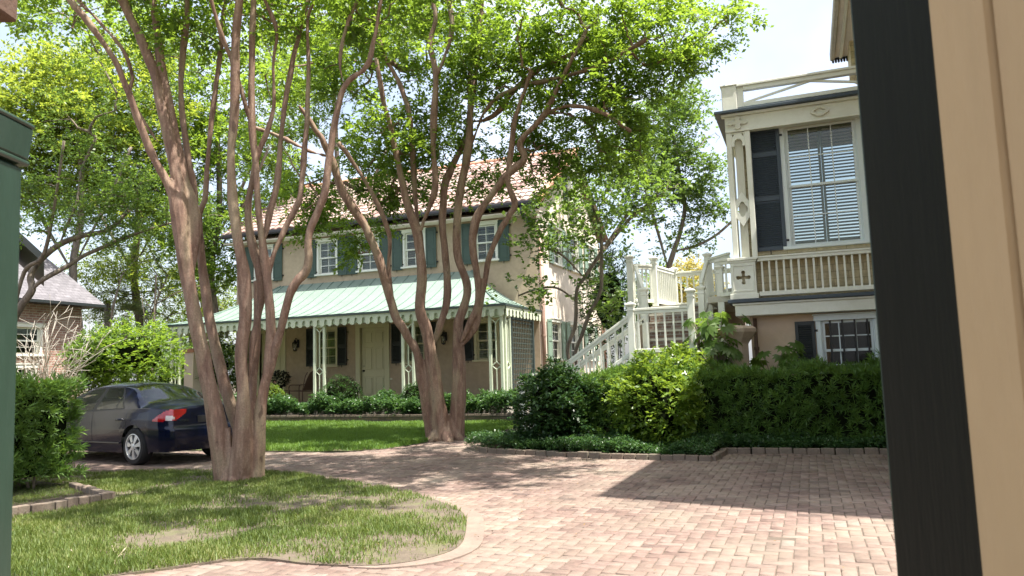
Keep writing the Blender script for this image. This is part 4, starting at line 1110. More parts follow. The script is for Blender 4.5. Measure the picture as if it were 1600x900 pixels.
# low brick planter in front of the porch
MT['plantbrick'] = brickwall('dark_mossy_brick', (0, 2), (.11, .075, .055), (.17, .12, .085), (.09, .085, .07), bw=.22, bh=.075, ms=.01, stain=(.07, .075, .045))
pw = thing('planter_wall', 'long low dark brick planter wall in front of the green porch', 'planter', (-12, 18.2, 0))
m = MB(); m.box(-17.6, -6.7, 18.08, 18.20, -.02, .31); part('wall', m, MT['plantbrick'], pw)
m = MB(); r = np.random.default_rng(3)
x = -17.6
while x < -6.72: m.box(x + .004, x + .206, 18.06 + r.normal(0, .004), 18.28, .311, .375 + r.normal(0, .005)); x += .21
part('coping', m, MT['kerbbrick'], pw, bevel=.006)
part('planter_soil', MB().box(-17.6, -6.7, 18.201, 19.0, .0, .30), MT['mulch'], pw)

# ------------------------------------------------------------------ leaves, twigs and branches
def unit(a): return a / (np.linalg.norm(a, axis=-1, keepdims=True) + 1e-9)
def leaf_quads(name, P, D, Nn, L, W, mat, parent, tint, fold=.12, broad=.45):
    n = len(P); S_ = unit(np.cross(Nn, D)); Nn = unit(np.cross(D, S_)); L = np.broadcast_to(L, (n,))[:, None]; W = np.broadcast_to(W, (n,))[:, None]
    V = np.stack([P, P + D * L * broad + S_ * W / 2 + Nn * W * fold, P + D * L - Nn * L * .12, P + D * L * broad - S_ * W / 2 + Nn * W * fold], 1)
    w = wloc(parent) if parent is not None else 0
    me = np_mesh(name, V.reshape(-1, 3) - w, 4, n, np.arange(n * 4), mat, np.repeat(tint, 4))
    o = part(name, me, mat, parent, (0, 0, 0)) if parent is not None else part(name, me, mat)
    return o
def sprays(C, D, k, length, r, spread=.8, droop=.25):
    """k leaves along each twig that starts at C in direction D"""
    M = len(C); t = (np.arange(k) + .6) / k
    base = C[:, None, :] + D[:, None, :] * (length[:, None] * t[None])[..., None]
    base[..., 2] -= droop * (length[:, None] * t[None] ** 2)
    side = unit(np.cross(D, unit(np.array([0, 0, 1.0]) + r.normal(0, .35, (M, 3)))))
    sg = np.where(np.arange(k) % 2 == 0, 1, -1)[None, :, None]
    ld = unit(D[:, None, :] * .55 + side[:, None, :] * sg * spread + r.normal(0, .28, (M, k, 3)))
    nn = unit(np.array([0, 0, 1.0]) + r.normal(0, .45, (M, k, 3)))
    return base.reshape(-1, 3), ld.reshape(-1, 3), nn.reshape(-1, 3)
def in_ball(r, n, flat=(1, 1, 1), shell=.0):
    v = unit(r.normal(0, 1, (n, 3))); q = (shell + (1 - shell) * r.random(n) ** .45)[:, None]; return v * q * np.array(flat)

def grow(stems, targets, r, twist=.16, sprout=.35, rmin=.0045, rk=.0065):
    """join every target to the nearest wood by a curved branch; stems = [(points, radii, first fraction that may sprout)]"""
    NPs = []; own = []
    for si, (P, R, s0) in enumerate(stems):
        for k in range(int(len(P) * s0), len(P)): NPs.append(P[k]); own.append(-1)
    NPs = [np.array(p) for p in NPs]; paths = []
    arr = np.array(NPs); T_ = np.array(targets)
    dist = np.array([np.min(np.linalg.norm(arr - t, axis=1)) for t in T_]); order = np.argsort(dist)
    buf = np.zeros((len(arr) + len(T_) * 6, 3)); buf[:len(arr)] = arr; nb = len(arr); owner = np.full(len(buf), -1)
    for t in T_[order]:
        dv = t - buf[:nb]; cost = np.linalg.norm(dv, axis=1) + .7 * np.maximum(0, -dv[:, 2]); j = int(np.argmin(cost)); a = buf[j]
        L = np.linalg.norm(t - a)
        if L < .05: continue
        c = (a + t) / 2 + np.array([0, 0, .10 * L]) + r.normal(0, twist * L, 3) * .6
        ts = np.linspace(0, 1, 6)[:, None]; P = (1 - ts) ** 2 * a + 2 * ts * (1 - ts) * c + ts ** 2 * t
        P[1:-1] += r.normal(0, .022 * L ** .5, (4, 3))
        paths.append(dict(P=P, par=owner[j], n=1)); k = len(paths) - 1
        buf[nb:nb + 5] = P[1:]; owner[nb:nb + 5] = k; nb += 5
    for q in range(len(paths) - 1, -1, -1):
        if paths[q]['par'] >= 0: paths[paths[q]['par']]['n'] += paths[q]['n']
    mb = MB()
    for q in paths:
        r0 = rk * math.sqrt(q['n']) + rmin; mb.tube(q['P'], np.linspace(r0, rmin * .7 + .3 * rk * math.sqrt(max(0, q['n'] - 1)), 6), 5 if r0 < .03 else 7, cap=False)
    return mb, paths

def fuse(mb, name, voxel, amp=.012, freq=5.0, smooth=3, seed=0):
    """melt overlapping tubes into one skin of wood"""
    me = mb.mesh(name); o = bpy.data.objects.new(name, me); COL.objects.link(o)
    a = o.modifiers.new('r', 'REMESH'); a.mode = 'VOXEL'; a.voxel_size = voxel
    if smooth:
        b = o.modifiers.new('s', 'SMOOTH'); b.iterations = smooth; b.factor = .5
    dg = bpy.context.evaluated_depsgraph_get(); dg.update()
    out = bpy.data.meshes.new_from_object(o.evaluated_get(dg)); bpy.data.objects.remove(o); out.name = name
    n = len(out.vertices); co = np.empty(n * 3, np.float32); out.vertices.foreach_get('co', co); co = co.reshape(-1, 3)
    no = np.empty(n * 3, np.float32); out.vertices.foreach_get('normal', no); no = no.reshape(-1, 3)
    q = vnoise(co[:, 0] * 1.3 + co[:, 1], co[:, 2] * .35 + co[:, 1], freq, seed) - .5 + .6 * (vnoise(co[:, 0] + 3, co[:, 1] + co[:, 2] * .5, freq * .45, seed + 1) - .5)
    co = co + no * (amp * q)[:, None]; out.vertices.foreach_set('co', co.ravel()); out.update()
    out.polygons.foreach_set('use_smooth', np.ones(len(out.polygons), bool)); return out

def px_stem(lst, d0, m=6, ws=1.0):
    """stem traced through the photo: (px, py, width in px, depth offset)"""
    P = np.array([at_d(a, b, d0 + dd) for a, b, w, dd in lst]); R_ = np.array([w * ws / 2 * (d0 + dd) / F for a, b, w, dd in lst])
    if lst[0][1] < 660: R_[0] *= .35; R_[1] *= .9
    C_ = catmull(np.hstack([P, R_[:, None]]), m); return C_[:, :3], np.maximum(C_[:, 3], .006)
def extend(P, R, top, r, n=5, lean=(0, 0, 0)):
    """carry a traced stem on above the top of the picture"""
    d = unit(P[-1] - P[-4]); pts = [P[-1]]
    for k in range(n):
        d = unit(d + np.array([0, 0, .25]) + np.array(lean) * .1 + r.normal(0, .14, 3)); pts.append(pts[-1] + d * max(.15, (top - P[-1][2]) / n / max(.4, d[2])))
    return np.vstack([P, pts[1:]]), np.concatenate([R, np.linspace(R[-1] * .95, R[-1] * .35, n)])
def clump_targets(lst, r):
    out = []
    for c in lst:
        if len(c) == 5: px, py, D, rad, n = c; ctr = at_d(px, py, D); fl = (rad, rad, rad * .75)
        else: ctr = np.array(c[:3]); fl = c[3:6]; n = c[6]
        out.append(ctr + in_ball(r, n, fl))
    return np.concatenate(out)
def crown(parent, targets, r, mat, per=18, k=9, reach=.42, tw=(.18, .42), L=.058, W=.027, name='crown', flat=.7, droop=.25, tb=.5, tvar=.3, frac=1.0):
    T_ = targets if frac >= 1 else targets[r.random(len(targets)) < frac]
    nsub = max(2, per // 6)
    sub = in_ball(r, len(T_) * nsub, (reach, reach, reach * flat)).reshape(len(T_), nsub, 3)
    off = sub[np.repeat(np.arange(len(T_)), per), r.integers(0, nsub, len(T_) * per)] + in_ball(r, len(T_) * per, (.17, .17, .10)) * (reach / .42)
    C_ = np.repeat(T_, per, axis=0) + off
    D = unit(off / reach * .8 + r.normal(0, .5, off.shape) + np.array([0, 0, .12])); ln = r.uniform(*tw, len(C_))
    P, ld, nn = sprays(C_, D, k, ln, r, droop=droop)
    bt = np.clip(tb + np.repeat(np.repeat(r.normal(0, .16, len(T_)), per), k) + r.normal(0, tvar * .75, len(P)), 0, 1)
    sc = r.uniform(.55, 1.3, len(P))
    return leaf_quads(name, P, ld, nn, L * sc, W * sc, mat, parent, bt)

LF = {}
LF['myrtle'] = leafmat('crape_myrtle_leaf', (.050, .105, .020), (.085, .160, .026), (.14, .225, .035), (.37, .54, .05), .48)
LF['lime'] = leafmat('lime_green_leaf', (.09, .16, .02), (.15, .23, .03), (.22, .29, .045), (.50, .60, .07), .48)
LF['mid'] = leafmat('mid_green_leaf', (.05, .10, .022), (.08, .145, .03), (.12, .195, .04), (.26, .41, .055), .42)
LF['dark'] = leafmat('dark_glossy_leaf', (.016, .045, .014), (.026, .066, .020), (.042, .09, .026), (.10, .20, .03), .25, .4)
LF['hedge'] = leafmat('narrow_hedge_leaf', (.058, .125, .028), (.105, .205, .042), (.17, .29, .06), (.26, .42, .05), .32, .45)
LF['bright'] = leafmat('fresh_yellow_green_leaf', (.055, .12, .018), (.10, .18, .026), (.17, .25, .04), (.36, .50, .05), .4, .35)
LF['cover'] = leafmat('ground_cover_leaf', (.030, .075, .026), (.050, .11, .038), (.08, .15, .05), (.14, .28, .05), .3, .32)
LF['box'] = leafmat('clipped_box_leaf', (.018, .050, .014), (.030, .075, .02), (.05, .105, .028), (.10, .22, .03), .28, .35)
LF['grass'] = leafmat('lawn_grass_blade', (.062, .105, .022), (.115, .172, .034), (.25, .25, .09), (.26, .34, .06), .38, .6)
LF['gold'] = leafmat('golden_leaf', (.28, .25, .05), (.42, .36, .08), (.5, .42, .12), (.6, .52, .12), .45)
LF['palm'] = leafmat('dusty_palm_leaf', (.10, .13, .06), (.16, .19, .09), (.24, .24, .13), (.25, .32, .1), .35)
LF['turf'] = leafmat('green_rear_turf_blade', (.055, .125, .020), (.10, .20, .030), (.18, .28, .06), (.26, .42, .05), .4, .55)
MT['bark'] = barkmat('smooth_crape_myrtle_bark', [(.125, .066, .045), (.215, .130, .092), (.33, .232, .168)], (1, 1, .16), 11, .55, patch=(.30, .24, .155))
MT['bark2'] = barkmat('grey_brown_bark', [(.09, .072, .058), (.18, .142, .11), (.30, .25, .19)], (1, 1, .2), 12, .5)
MT['core'] = paint('twigs_and_painted_shade', (.008, .011, .004), 1.0, .4, 8, .6, 40, spec=.05)  # near-black for stems and for shade painted inside the foliage

# ------------------------------------------------------------------ the near crape myrtle
r1 = np.random.default_rng(21)
t1b = at_z(371, 752); D1 = float(-(_R.T @ (t1b - _C))[2])
tree1 = thing('crape_myrtle', 'big near crape myrtle with many smooth pinkish stems rising from the front lawn', 'tree', tuple(t1b), group=None)
ST1 = [
 [(352, 752, 52, 0), (343, 690, 48, 0), (330, 620, 38, 0), (313, 540, 34, 0), (297, 460, 32, .0), (286, 390, 34, 0), (277, 320, 34, 0), (262, 285, 22, -.05), (238, 240, 17, -.15), (210, 170, 15, -.3), (185, 105, 14, -.45), (150, 48, 14, -.6), (112, 0, 13, -.7)],
 [(300, 400, 34, .05), (285, 320, 32, .05), (272, 250, 28, .1), (255, 175, 24, .1), (240, 110, 21, .1), (215, 50, 19, .05), (188, -6, 17, 0)],
 [(298, 445, 28, .05), (303, 350, 30, .12), (283, 270, 26, .15), (268, 190, 23, .2), (252, 110, 20, .2), (243, 40, 18, .2), (236, -8, 17, .2)],
 [(298, 425, 20, .15), (302, 310, 19, .3), (292, 240, 16, .35), (282, 160, 15, .4), (284, 90, 14, .45), (290, 30, 13, .5), (290, -8, 12, .5)],
 [(247, 222, 10, .1), (222, 185, 9, .1), (203, 147, 8, .1), (207, 118, 8, .1), (190, 75, 7, 0), (149, 28, 7, -.1), (120, 0, 6, -.1)],
 [(380, 690, 34, .35), (362, 640, 30, .4), (340, 560, 25, .5), (325, 490, 21, .55), (316, 420, 18, .6), (310, 340, 15, .6), (319, 305, 13, .6), (325, 222, 12, .6), (333, 147, 11, .65), (342, 75, 10, .7), (347, 20, 10, .7), (349, -8, 9, .7)],
 [(372, 752, 60, -.05), (380, 690, 44, -.1), (380, 620, 29, -.15), (377, 560, 28, -.15), (383, 490, 29, -.15), (381, 430, 27, -.15), (371, 370, 24, -.15), (364, 300, 22, -.15), (362, 240, 20, -.15), (367, 170, 19, -.15), (369, 90, 18, -.15), (375, -8, 17, -.15)],
 [(388, 600, 18, -.05), (396, 535, 17, 0), (408, 473, 16, .1), (405, 420, 20, .1), (392, 370, 20, .1), (389, 320, 18, .1), (394, 285, 14, .1), (404, 240, 12, .1), (427, 173, 11, .15), (428, 95, 10, .2), (432, 45, 10, .2), (412, -5, 9, .2)],
 [(398, 752, 42, .05), (402, 690, 34, 0), (408, 630, 23, -.05), (417, 580, 22, -.05), (424, 530, 22, -.05), (423, 480, 22, -.05), (416, 420, 20, 0), (409, 350, 17, 0), (404, 290, 16, 0), (396, 180, 15, .05), (396, 90, 14, .05), (399, -8, 13, .05)],
 [(393, 200, 8, .05), (380, 150, 8, -.05), (366, 105, 8, -.1), (352, 70, 8, -.2), (340, 40, 7, -.3), (328, -4, 7, -.4)],
 [(420, 600, 18, -.05), (430, 550, 19, -.1), (440, 510, 19, -.15), (454, 455, 19, -.2), (476, 425, 20, -.2), (481, 405, 19, -.2), (480, 375, 18, -.2), (490, 340, 18, -.2), (506, 302, 18, -.2), (513, 249, 15, -.15), (526, 172, 14, -.1), (539, 133, 13, -.1), (570, 107, 12, -.1), (583, 65, 11, -.1), (594, -6, 10, -.1)],
 [(538, 136, 10, -.1), (531, 98, 10, 0), (539, 44, 9, .1), (560, -6, 9, .2)],
 [(418, 440, 16, .05), (428, 395, 15, .05), (447, 350, 15, .1), (466, 311, 14, .15), (471, 267, 12, .2), (478, 178, 11, .3), (481, 105, 11, .35), (479, 30, 11, .4), (492, -6, 11, .4)],
 [(409, 390, 14, .2), (418, 347, 14, .25), (433, 284, 13, .3), (443, 178, 12, .4), (460, 89, 11, .5), (474, 27, 10, .6), (485, -6, 9, .6)],
 [(390, 720, 30, .4), (393, 660, 26, .45), (394, 607, 22, .5), (399, 560, 18, .5), (402, 500, 15, .5), (400, 440, 13, .5)],
]
mb = MB(); stems1 = []
for q in ST1:
    P, R_ = px_stem(q, D1, ws=.70); P = P + np.cumsum(r1.normal(0, .004, P.shape), axis=0) * .4
    if q[-1][1] < 30: P, R_ = extend(P, R_, r1.uniform(7.2, 8.4), r1)
    stems1.append((P, R_, .62)); mb.tube(P, R_, 10)
for a in range(9):                                   # root flare
    th = a * 2 * math.pi / 9 + .3; c = np.array([math.cos(th), math.sin(th), 0])
    mb.tube([t1b + c * .16 + (0, 0, .75), t1b + c * .13 + (0, 0, .22), t1b + c * .205 + (0, 0, .03), t1b + c * .31 + (0, 0, -.06)], [.02, .06, .07, .04], 8)
tm = fuse(mb, 'trunk', .012, .026, 8, 2, 1)
tm.transform(Matrix.Translation(-Vector(t1b)))
part('trunk', tm, MT['bark'], tree1, (0, 0, 0))
tg1 = clump_targets([(-6.9, 8.7, 8.0, 3.6, 3.2, 1.4, 115), (-3.6, 9.3, 8.1, 2.3, 2.3, 1.0, 60), (-9.6, 8.2, 7.6, 2.0, 2.6, 1.1, 55), (-6.2, 6.0, 8.0, 2.4, 1.6, .9, 26), (-3.0, 6.5, 8.0, 2.2, 1.8, .8, 28), (-1.9, 10.3, 8.3, 1.9, 2.0, .7, 80), (-.6, 9.2, 8.4, 1.0, 1.1, .5, 18),  # out-of-view crown clumps, spread to cast shade on lawn and drive
    (420, 30, 11.3, .5, 6), (330, 40, 11.6, .5, 6), (560, 20, 11, .5, 8), (230, 20, 11, .5, 7)], r1)
bm1, _ = grow(stems1, tg1, r1); part('branches', bm1, MT['bark'], tree1, normals=False)
crown(tree1, tg1, r1, LF['myrtle'], per=16, k=9, reach=.5, L=.095, W=.052)

# ------------------------------------------------------------------ the farther crape myrtle
r2 = np.random.default_rng(22)
t2b = at_z(694, 686, gz(14.8)); D2 = float(-(_R.T @ (t2b - _C))[2])
tree2 = thing('crape_myrtle', 'farther crape myrtle on the rear lawn, spreading before the green porch roof', 'tree', tuple(t2b))
ST2 = [
 [(678, 686, 26, 0), (670, 650, 22, 0), (661, 600, 17, -.05), (650, 550, 14, -.1), (627, 511, 13, -.2), (616, 490, 14, -.2), (600, 435, 14, -.3), (588, 395, 14, -.35), (570, 355, 14, -.4), (545, 317, 13, -.5), (530, 290, 12, -.5), (517, 249, 11, -.6), (497, 210, 9, -.7), (465, 165, 7, -.8)],
 [(618, 500, 9, -.15), (608, 430, 8, -.1), (609, 375, 8, -.1), (598, 335, 8, -.1), (580, 298, 7, -.1), (552, 253, 7, -.1), (530, 225, 6, -.1)],
 [(692, 688, 34, -.05), (684, 640, 26, -.08), (675, 570, 22, -.1), (667, 520, 19, -.1), (656, 485, 17, -.1), (658, 440, 17, -.1), (655, 390, 17, -.1), (648, 355, 16, -.1), (637, 325, 14, -.1), (628, 285, 11, -.1), (614, 222, 9, -.1), (597, 150, 8, -.2), (586, 90, 7, -.3)],
 [(655, 385, 11, 0), (650, 320, 10, .1), (646, 260, 10, .15), (640, 178, 9, .2), (622, 124, 8, .2), (601, 84, 8, .2), (585, 20, 7, .2)],
 [(672, 545, 14, .05), (684, 520, 13, .1), (700, 465, 13, .15), (697, 400, 12, .2), (692, 340, 12, .25), (696, 290, 11, .3), (706, 262, 10, .3), (728, 215, 9, .4), (735, 175, 9, .4), (736, 110, 8, .5), (745, 40, 7, .5)],
 [(658, 360, 11, -.2), (672, 320, 10, -.25), (680, 290, 10, -.3), (677, 222, 10, -.3), (681, 120, 9, -.3), (673, 70, 9, -.3), (681, 30, 8, -.3), (673, -8, 8, -.3)],
 [(678, 130, 8, -.3), (690, 100, 7, -.3), (706, 45, 8, -.3), (700, -8, 7, -.3)],
 [(712, 686, 30, .1), (716, 640, 25, .1), (717, 580, 22, .1), (717, 530, 19, .1), (718, 500, 16, .1), (730, 450, 13, .1), (716, 395, 13, .1), (717, 325, 13, .1), (732, 240, 12, .1), (737, 178, 11, .1), (746, 110, 9, .2), (752, 50, 8, .3), (756, -8, 7, .3)],
 [(720, 535, 15, -.1), (735, 505, 14, -.15), (748, 470, 13, -.2), (744, 420, 12, -.3), (738, 375, 12, -.35), (748, 335, 12, -.4), (788, 278, 12, -.5), (819, 249, 11, -.6), (813, 222, 10, -.6), (850, 178, 9, -.8), (881, 116, 8, -1.0), (910, 60, 7, -1.1)],
 [(722, 540, 14, 0), (742, 510, 13, -.1), (756, 450, 11, -.2), (766, 395, 10, -.3), (790, 345, 10, -.4), (804, 319, 10, -.45), (793, 287, 9, -.5), (797, 240, 9, -.5), (806, 180, 8, -.6), (830, 110, 7, -.7)],
 [(735, 190, 9, .4), (757, 187, 8, .3), (779, 173, 8, .2), (806, 138, 8, 0), (846, 107, 7, -.3), (900, 82, 6, -.6)],
 [(737, 225, 8, .1), (760, 170, 7, .1), (800, 140, 7, -.2), (870, 122, 6, -.6), (940, 100, 6, -1.0), (1010, 60, 5, -1.3)],
 [(850, 178, 8, -.8), (890, 165, 7, -1.0), (940, 175, 6, -1.2), (985, 205, 5, -1.3)],
 [(514, 245, 8, -.6), (480, 235, 6, -.5), (440, 215, 6, -.3), (400, 200, 5, -.2)],
]
mb = MB(); stems2 = []
for q in ST2:
    P, R_ = px_stem(q, D2, ws=1.02); P = P + np.cumsum(r2.normal(0, .005, P.shape), axis=0) * .4
    if q[-1][1] < 60: P, R_ = extend(P, R_, P[-1][2] + r2.uniform(.9, 1.8), r2)
    stems2.append((P, R_, .55)); mb.tube(P, R_, 8)
for a in range(11):
    th = a * 2 * math.pi / 11 + .2 * math.sin(3 * a); c = np.array([math.cos(th), math.sin(th), 0])
    mb.tube([t2b + c * .12 + (0, 0, .5), t2b + c * .19 + (0, 0, .22), t2b + c * .29 + (0, 0, .03), t2b + c * .44 + (0, 0, -.05)], [.03, .10, .10, .05], 8)
tm = fuse(mb, 'trunk', .016, .034, 7, 2, 4); tm.transform(Matrix.Translation(-Vector(t2b)))
part('trunk', tm, MT['bark'], tree2, (0, 0, 0))
C2 = [(560, 50, 17.2, 1.5, 34), (660, 40, 16.6, 1.5, 34), (760, 50, 16, 1.5, 36), (860, 55, 15.5, 1.5, 38), (960, 70, 15.4, 1.4, 36), (1045, 50, 15.4, 1.1, 22), (1110, 25, 15.4, .75, 11),
      (620, 205, 16, .8, 16), (700, 150, 17, .9, 12), (800, 125, 16, 1.1, 22), (890, 165, 15.5, 1.1, 17), (955, 160, 15.4, 1.0, 15), (1015, 125, 15.4, .8, 14), (1060, 90, 15.4, .6, 8),
      (905, 255, 16, .75, 9), (850, 300, 16.6, .45, 5), (960, 235, 16, .8, 9), (540, 130, 17.6, 1.1, 15), (475, 60, 18, 1.3, 22), (560, 235, 17.6, .7, 9), (500, 340, 17.8, .5, 7), (600, 345, 16.6, .4, 5), (655, 235, 16, .6, 9),
      (780, 250, 16.4, .4, 4), (1000, 235, 16.6, .6, 7), (440, 130, 17.6, .9, 9), (560, 400, 16.6, .3, 3), (480, 345, 17.4, .5, 6), (535, 370, 17, .35, 4), (465, 290, 17.6, .6, 7), (620, 300, 16.4, .4, 4), (705, 300, 16.8, .4, 4), (830, 225, 16.2, .5, 6), (760, 290, 16.4, .4, 4), (560, 290, 17.2, .5, 5), (720, 235, 16.6, .5, 5), (430, 210, 17.8, .7, 8), (500, 300, 17.4, .6, 7), (590, 260, 17, .7, 9), (650, 280, 16.6, .5, 6), (690, 205, 16.8, .7, 8), (860, 235, 16, .6, 6),
      (-5.6, 13.2, 11.0, 3.6, 3.6, 1.2, 40), (-3.2, 10.6, 9.4, 2.3, 1.8, .9, 34), (-9.5, 14.5, 10.0, 2.2, 2.6, 1.0, 10)]  # these clumps lie out of view, added for their shade
tg2 = clump_targets(C2, r2)
bm2, _ = grow(stems2, tg2, r2, twist=.2); part('branches', bm2, MT['bark'], tree2, normals=False)
crown(tree2, tg2, r2, LF['myrtle'], per=17, k=9, reach=.44, L=.10, W=.056)

# ------------------------------------------------------------------ other trees
def simple_tree(name, label, base, stems_px, D, clumps, leaf, bark, seed, per=16, k=8, L=.075, W=.036, reach=.6, cat='tree', group=None, sprout=.4, tb=.5, m=5, rk=.0065):
    r = np.random.default_rng(seed); t = thing(name, label, cat, tuple(base), group=group); st = []; mb = MB()
    for q in stems_px:
        P, R_ = px_stem(q, D, m); st.append((P, R_, sprout)); mb.tube(P, R_, 8)
    tg = clump_targets(clumps, r); bm, _ = grow(st, tg, r, rk=rk)
    o = len(mb.v); mb.v += bm.v; mb.f += [tuple(i + o for i in f) for f in bm.f]
    part('trunk', mb, bark, t, smooth=True, normals=False)
    crown(t, tg, r, leaf, per=per, k=k, reach=reach, L=L, W=W, tb=tb)
    return t
# tree at the left edge, trunk hidden by the gate post
simple_tree('crape_myrtle', 'leaning tree at the left edge whose bare limbs cross in front of the brick cottage', at_z(-25, 690), [
    [(-25, 690, 26, 0), (0, 570, 18, 0), (18, 505, 14, 0), (33, 478, 12, 0), (50, 453, 11, 0), (48, 432, 10, .1), (62, 408, 9, .2), (93, 382, 9, .3), (130, 368, 8, .4), (167, 360, 7, .6), (193, 337, 6, .8), (215, 310, 5, 1)],
    [(50, 453, 9, 0), (67, 437, 8, 0), (103, 417, 7, .2), (130, 400, 6, .4), (157, 388, 6, .6), (207, 367, 5, .9), (260, 350, 4, 1.2)],
    [(93, 382, 6, .3), (108, 345, 5, .3), (122, 310, 5, .4), (128, 265, 4, .5), (150, 215, 4, .6)],
    [(18, 505, 8, 0), (38, 425, 7, 0), (66, 402, 6, -.2), (80, 350, 5, -.3), (90, 290, 4, -.4), (100, 220, 4, -.5)]],
    13.2, [(120, 335, 13.4, .8, 12), (230, 320, 14, .8, 11), (300, 345, 14.6, .6, 6), (75, 290, 13, .6, 7), (170, 275, 14, .8, 8), (210, 385, 14.2, .4, 4), (110, 200, 13.6, .7, 6), (60, 20, 13.6, .5, 5), (200, 160, 14, .6, 4), (150, 60, 13.8, .5, 4)],
    LF['mid'], MT['bark2'], 31, per=26, k=8, L=.07, W=.036, reach=.5)
# redbud-like tree by the stair, large heart leaves
simple_tree('redbud_tree', 'slender twin stemmed tree with large loose leaves growing behind the white stair rail', at_z(905, 640, .14), [
    [(905, 600, 5.5, 0), (894, 575, 6, 0), (887, 545, 6, 0), (899, 506, 6, 0), (901, 455, 5.5, .1), (913, 434, 6, .1), (937, 398, 6, .2), (970, 350, 5.5, .4), (990, 320, 5, .5)],
    [(905, 600, 5.5, .1), (899, 554, 5.5, .1), (909, 524, 6, .1), (921, 490, 6, .1), (938, 455, 5.5, 0), (940, 404, 6, 0), (938, 360, 5, 0), (925, 320, 4, 0)],
    [(913, 434, 6, .1), (880, 400, 4, -.1), (850, 385, 3, -.3), (830, 372, 3, -.4)],
    [(901, 470, 5, 0), (870, 450, 4, -.3), (838, 452, 3, -.5), (810, 462, 3, -.6)],
    [(940, 398, 6, .2), (983, 343, 6, .4), (1005, 325, 5, .5), (1040, 300, 4, .7)]],
    18.4, [(840, 345, 17.6, .55, 8), (830, 385, 17.6, .5, 7), (875, 325, 17.8, .5, 7), (900, 385, 18, .5, 7), (930, 340, 18.2, .7, 12), (960, 300, 18.6, .8, 14), (1000, 320, 18.8, .7, 12), (815, 455, 17.8, .35, 4), (850, 450, 18, .35, 4), (930, 450, 18.6, .4, 6), (955, 480, 18.8, .4, 6), (1040, 290, 19, .7, 9), (900, 290, 18, .5, 5), (1000, 260, 19, .8, 10), (960, 400, 18.8, .35, 3)],
    LF['mid'], MT['bark2'], 32, per=8, k=6, L=.105, W=.088, reach=.5, tb=.55, rk=.004)
# tree behind the stair
simple_tree('shade_tree', 'tall airy tree with a forked trunk rising behind the stair platform', at_z(1030, 590, .14), [
    [(1034, 560, 10, 0), (1036, 480, 9, 0), (1042, 430, 9, 0), (1052, 395, 8, 0), (1062, 365, 7, 0), (1070, 320, 6, 0), (1060, 260, 5, 0), (1050, 200, 4, 0)],
    [(1054, 392, 6, 0), (1085, 385, 5, 0), (1118, 368, 4, 0), (1150, 340, 4, 0)],
    [(1044, 420, 6, 0), (1030, 370, 5, .2), (1010, 300, 5, .4), (990, 220, 4, .5)]],
    25, [(1000, 215, 25, 1.6, 26), (1060, 230, 25, 1.5, 26), (1090, 290, 25, 1.2, 16), (1030, 300, 25, 1.2, 18), (960, 260, 26, 1.4, 16), (1110, 330, 25, .7, 8), (1040, 160, 25, 1.2, 12), (1075, 370, 25, .6, 5), (940, 330, 26, 1.0, 8), (1085, 175, 25, .8, 6)],
    LF['mid'], MT['bark2'], 33, per=22, k=8, L=.105, W=.075, reach=.75)
def bg_tree(name, label, px, D, top, clumps, leaf, seed, w=14, **k):
    b = at_d(px, 600, D); b[2] = .1
    zb_ = b[2]; base_px = 0
    st = [[(px, 625, w, 0), (px + 4, 520, w * .9, 0), (px - 6, 420, w * .8, 0), (px + 8, 320, w * .65, 0), (px, top, w * .4, 0)], [(px - 4, 430, w * .5, 0), (px - 50, 350, w * .45, .4), (px - 90, 270, w * .3, .8)], [(px + 4, 400, w * .5, 0), (px + 50, 310, w * .4, -.4), (px + 85, 230, w * .3, -.8)]]
    return simple_tree(name, label, b, st, D, clumps, leaf, MT['bark2'], seed, **k)
BK = dict(per=32, k=8, L=.13, W=.075, reach=.95)
bg_tree('broadleaf_tree', 'bright lime green tree filling the sky above the brick cottage', 120, 26, 160, [(60, 200, 26, 2.0, 42), (130, 160, 26, 2.0, 44), (60, 120, 26, 1.4, 20), (190, 230, 27, 2.0, 40), (120, 290, 27, 1.8, 30), (250, 200, 28, 1.8, 28), (40, 290, 26, 1.4, 18), (10, 190, 25, 1.2, 16), (210, 110, 27, 1.6, 20), (230, 320, 28, 1.6, 22)], LF['lime'], 41, **BK)
bg_tree('broadleaf_tree', 'leafy tree between the near trunks, left of the tiled roof', 335, 29, 120, [(320, 240, 29, 2.2, 26), (370, 180, 29, 2.2, 24), (310, 120, 29, 2.2, 22), (400, 260, 30, 1.6, 16), (350, 330, 29, 1.8, 22), (300, 400, 29, 1.4, 16), (430, 100, 30, 2.0, 18), (250, 330, 29, 1.6, 16), (250, 60, 29, 1.8, 14), (345, 420, 29, 1.2, 12)], LF['myrtle'], 42, **BK)
bg_tree('broadleaf_tree', 'dim leafy tree showing above the middle of the tiled roof', 520, 36, 100, [(500, 110, 36, 2.4, 20), (560, 60, 36, 2.4, 18), (470, 200, 36, 2.0, 16), (640, 40, 36, 2.4, 16), (720, 60, 37, 2.2, 12), (440, 280, 36, 1.6, 10), (420, 330, 36, 1.4, 8)], LF['mid'], 43, **BK)
bg_tree('broadleaf_tree', 'pale woodland tree with low branches between the cottage and the porch', 215, 31, 380, [(180, 420, 31, 1.6, 20), (240, 450, 31, 1.8, 22), (290, 470, 32, 1.5, 16), (160, 480, 31, 1.3, 14), (220, 390, 31, 1.8, 20), (140, 430, 30, 1.2, 12), (330, 470, 32, 1.0, 8), (345, 530, 32, .9, 8)], LF['lime'], 44, per=26, k=8, L=.10, W=.055, reach=.95)
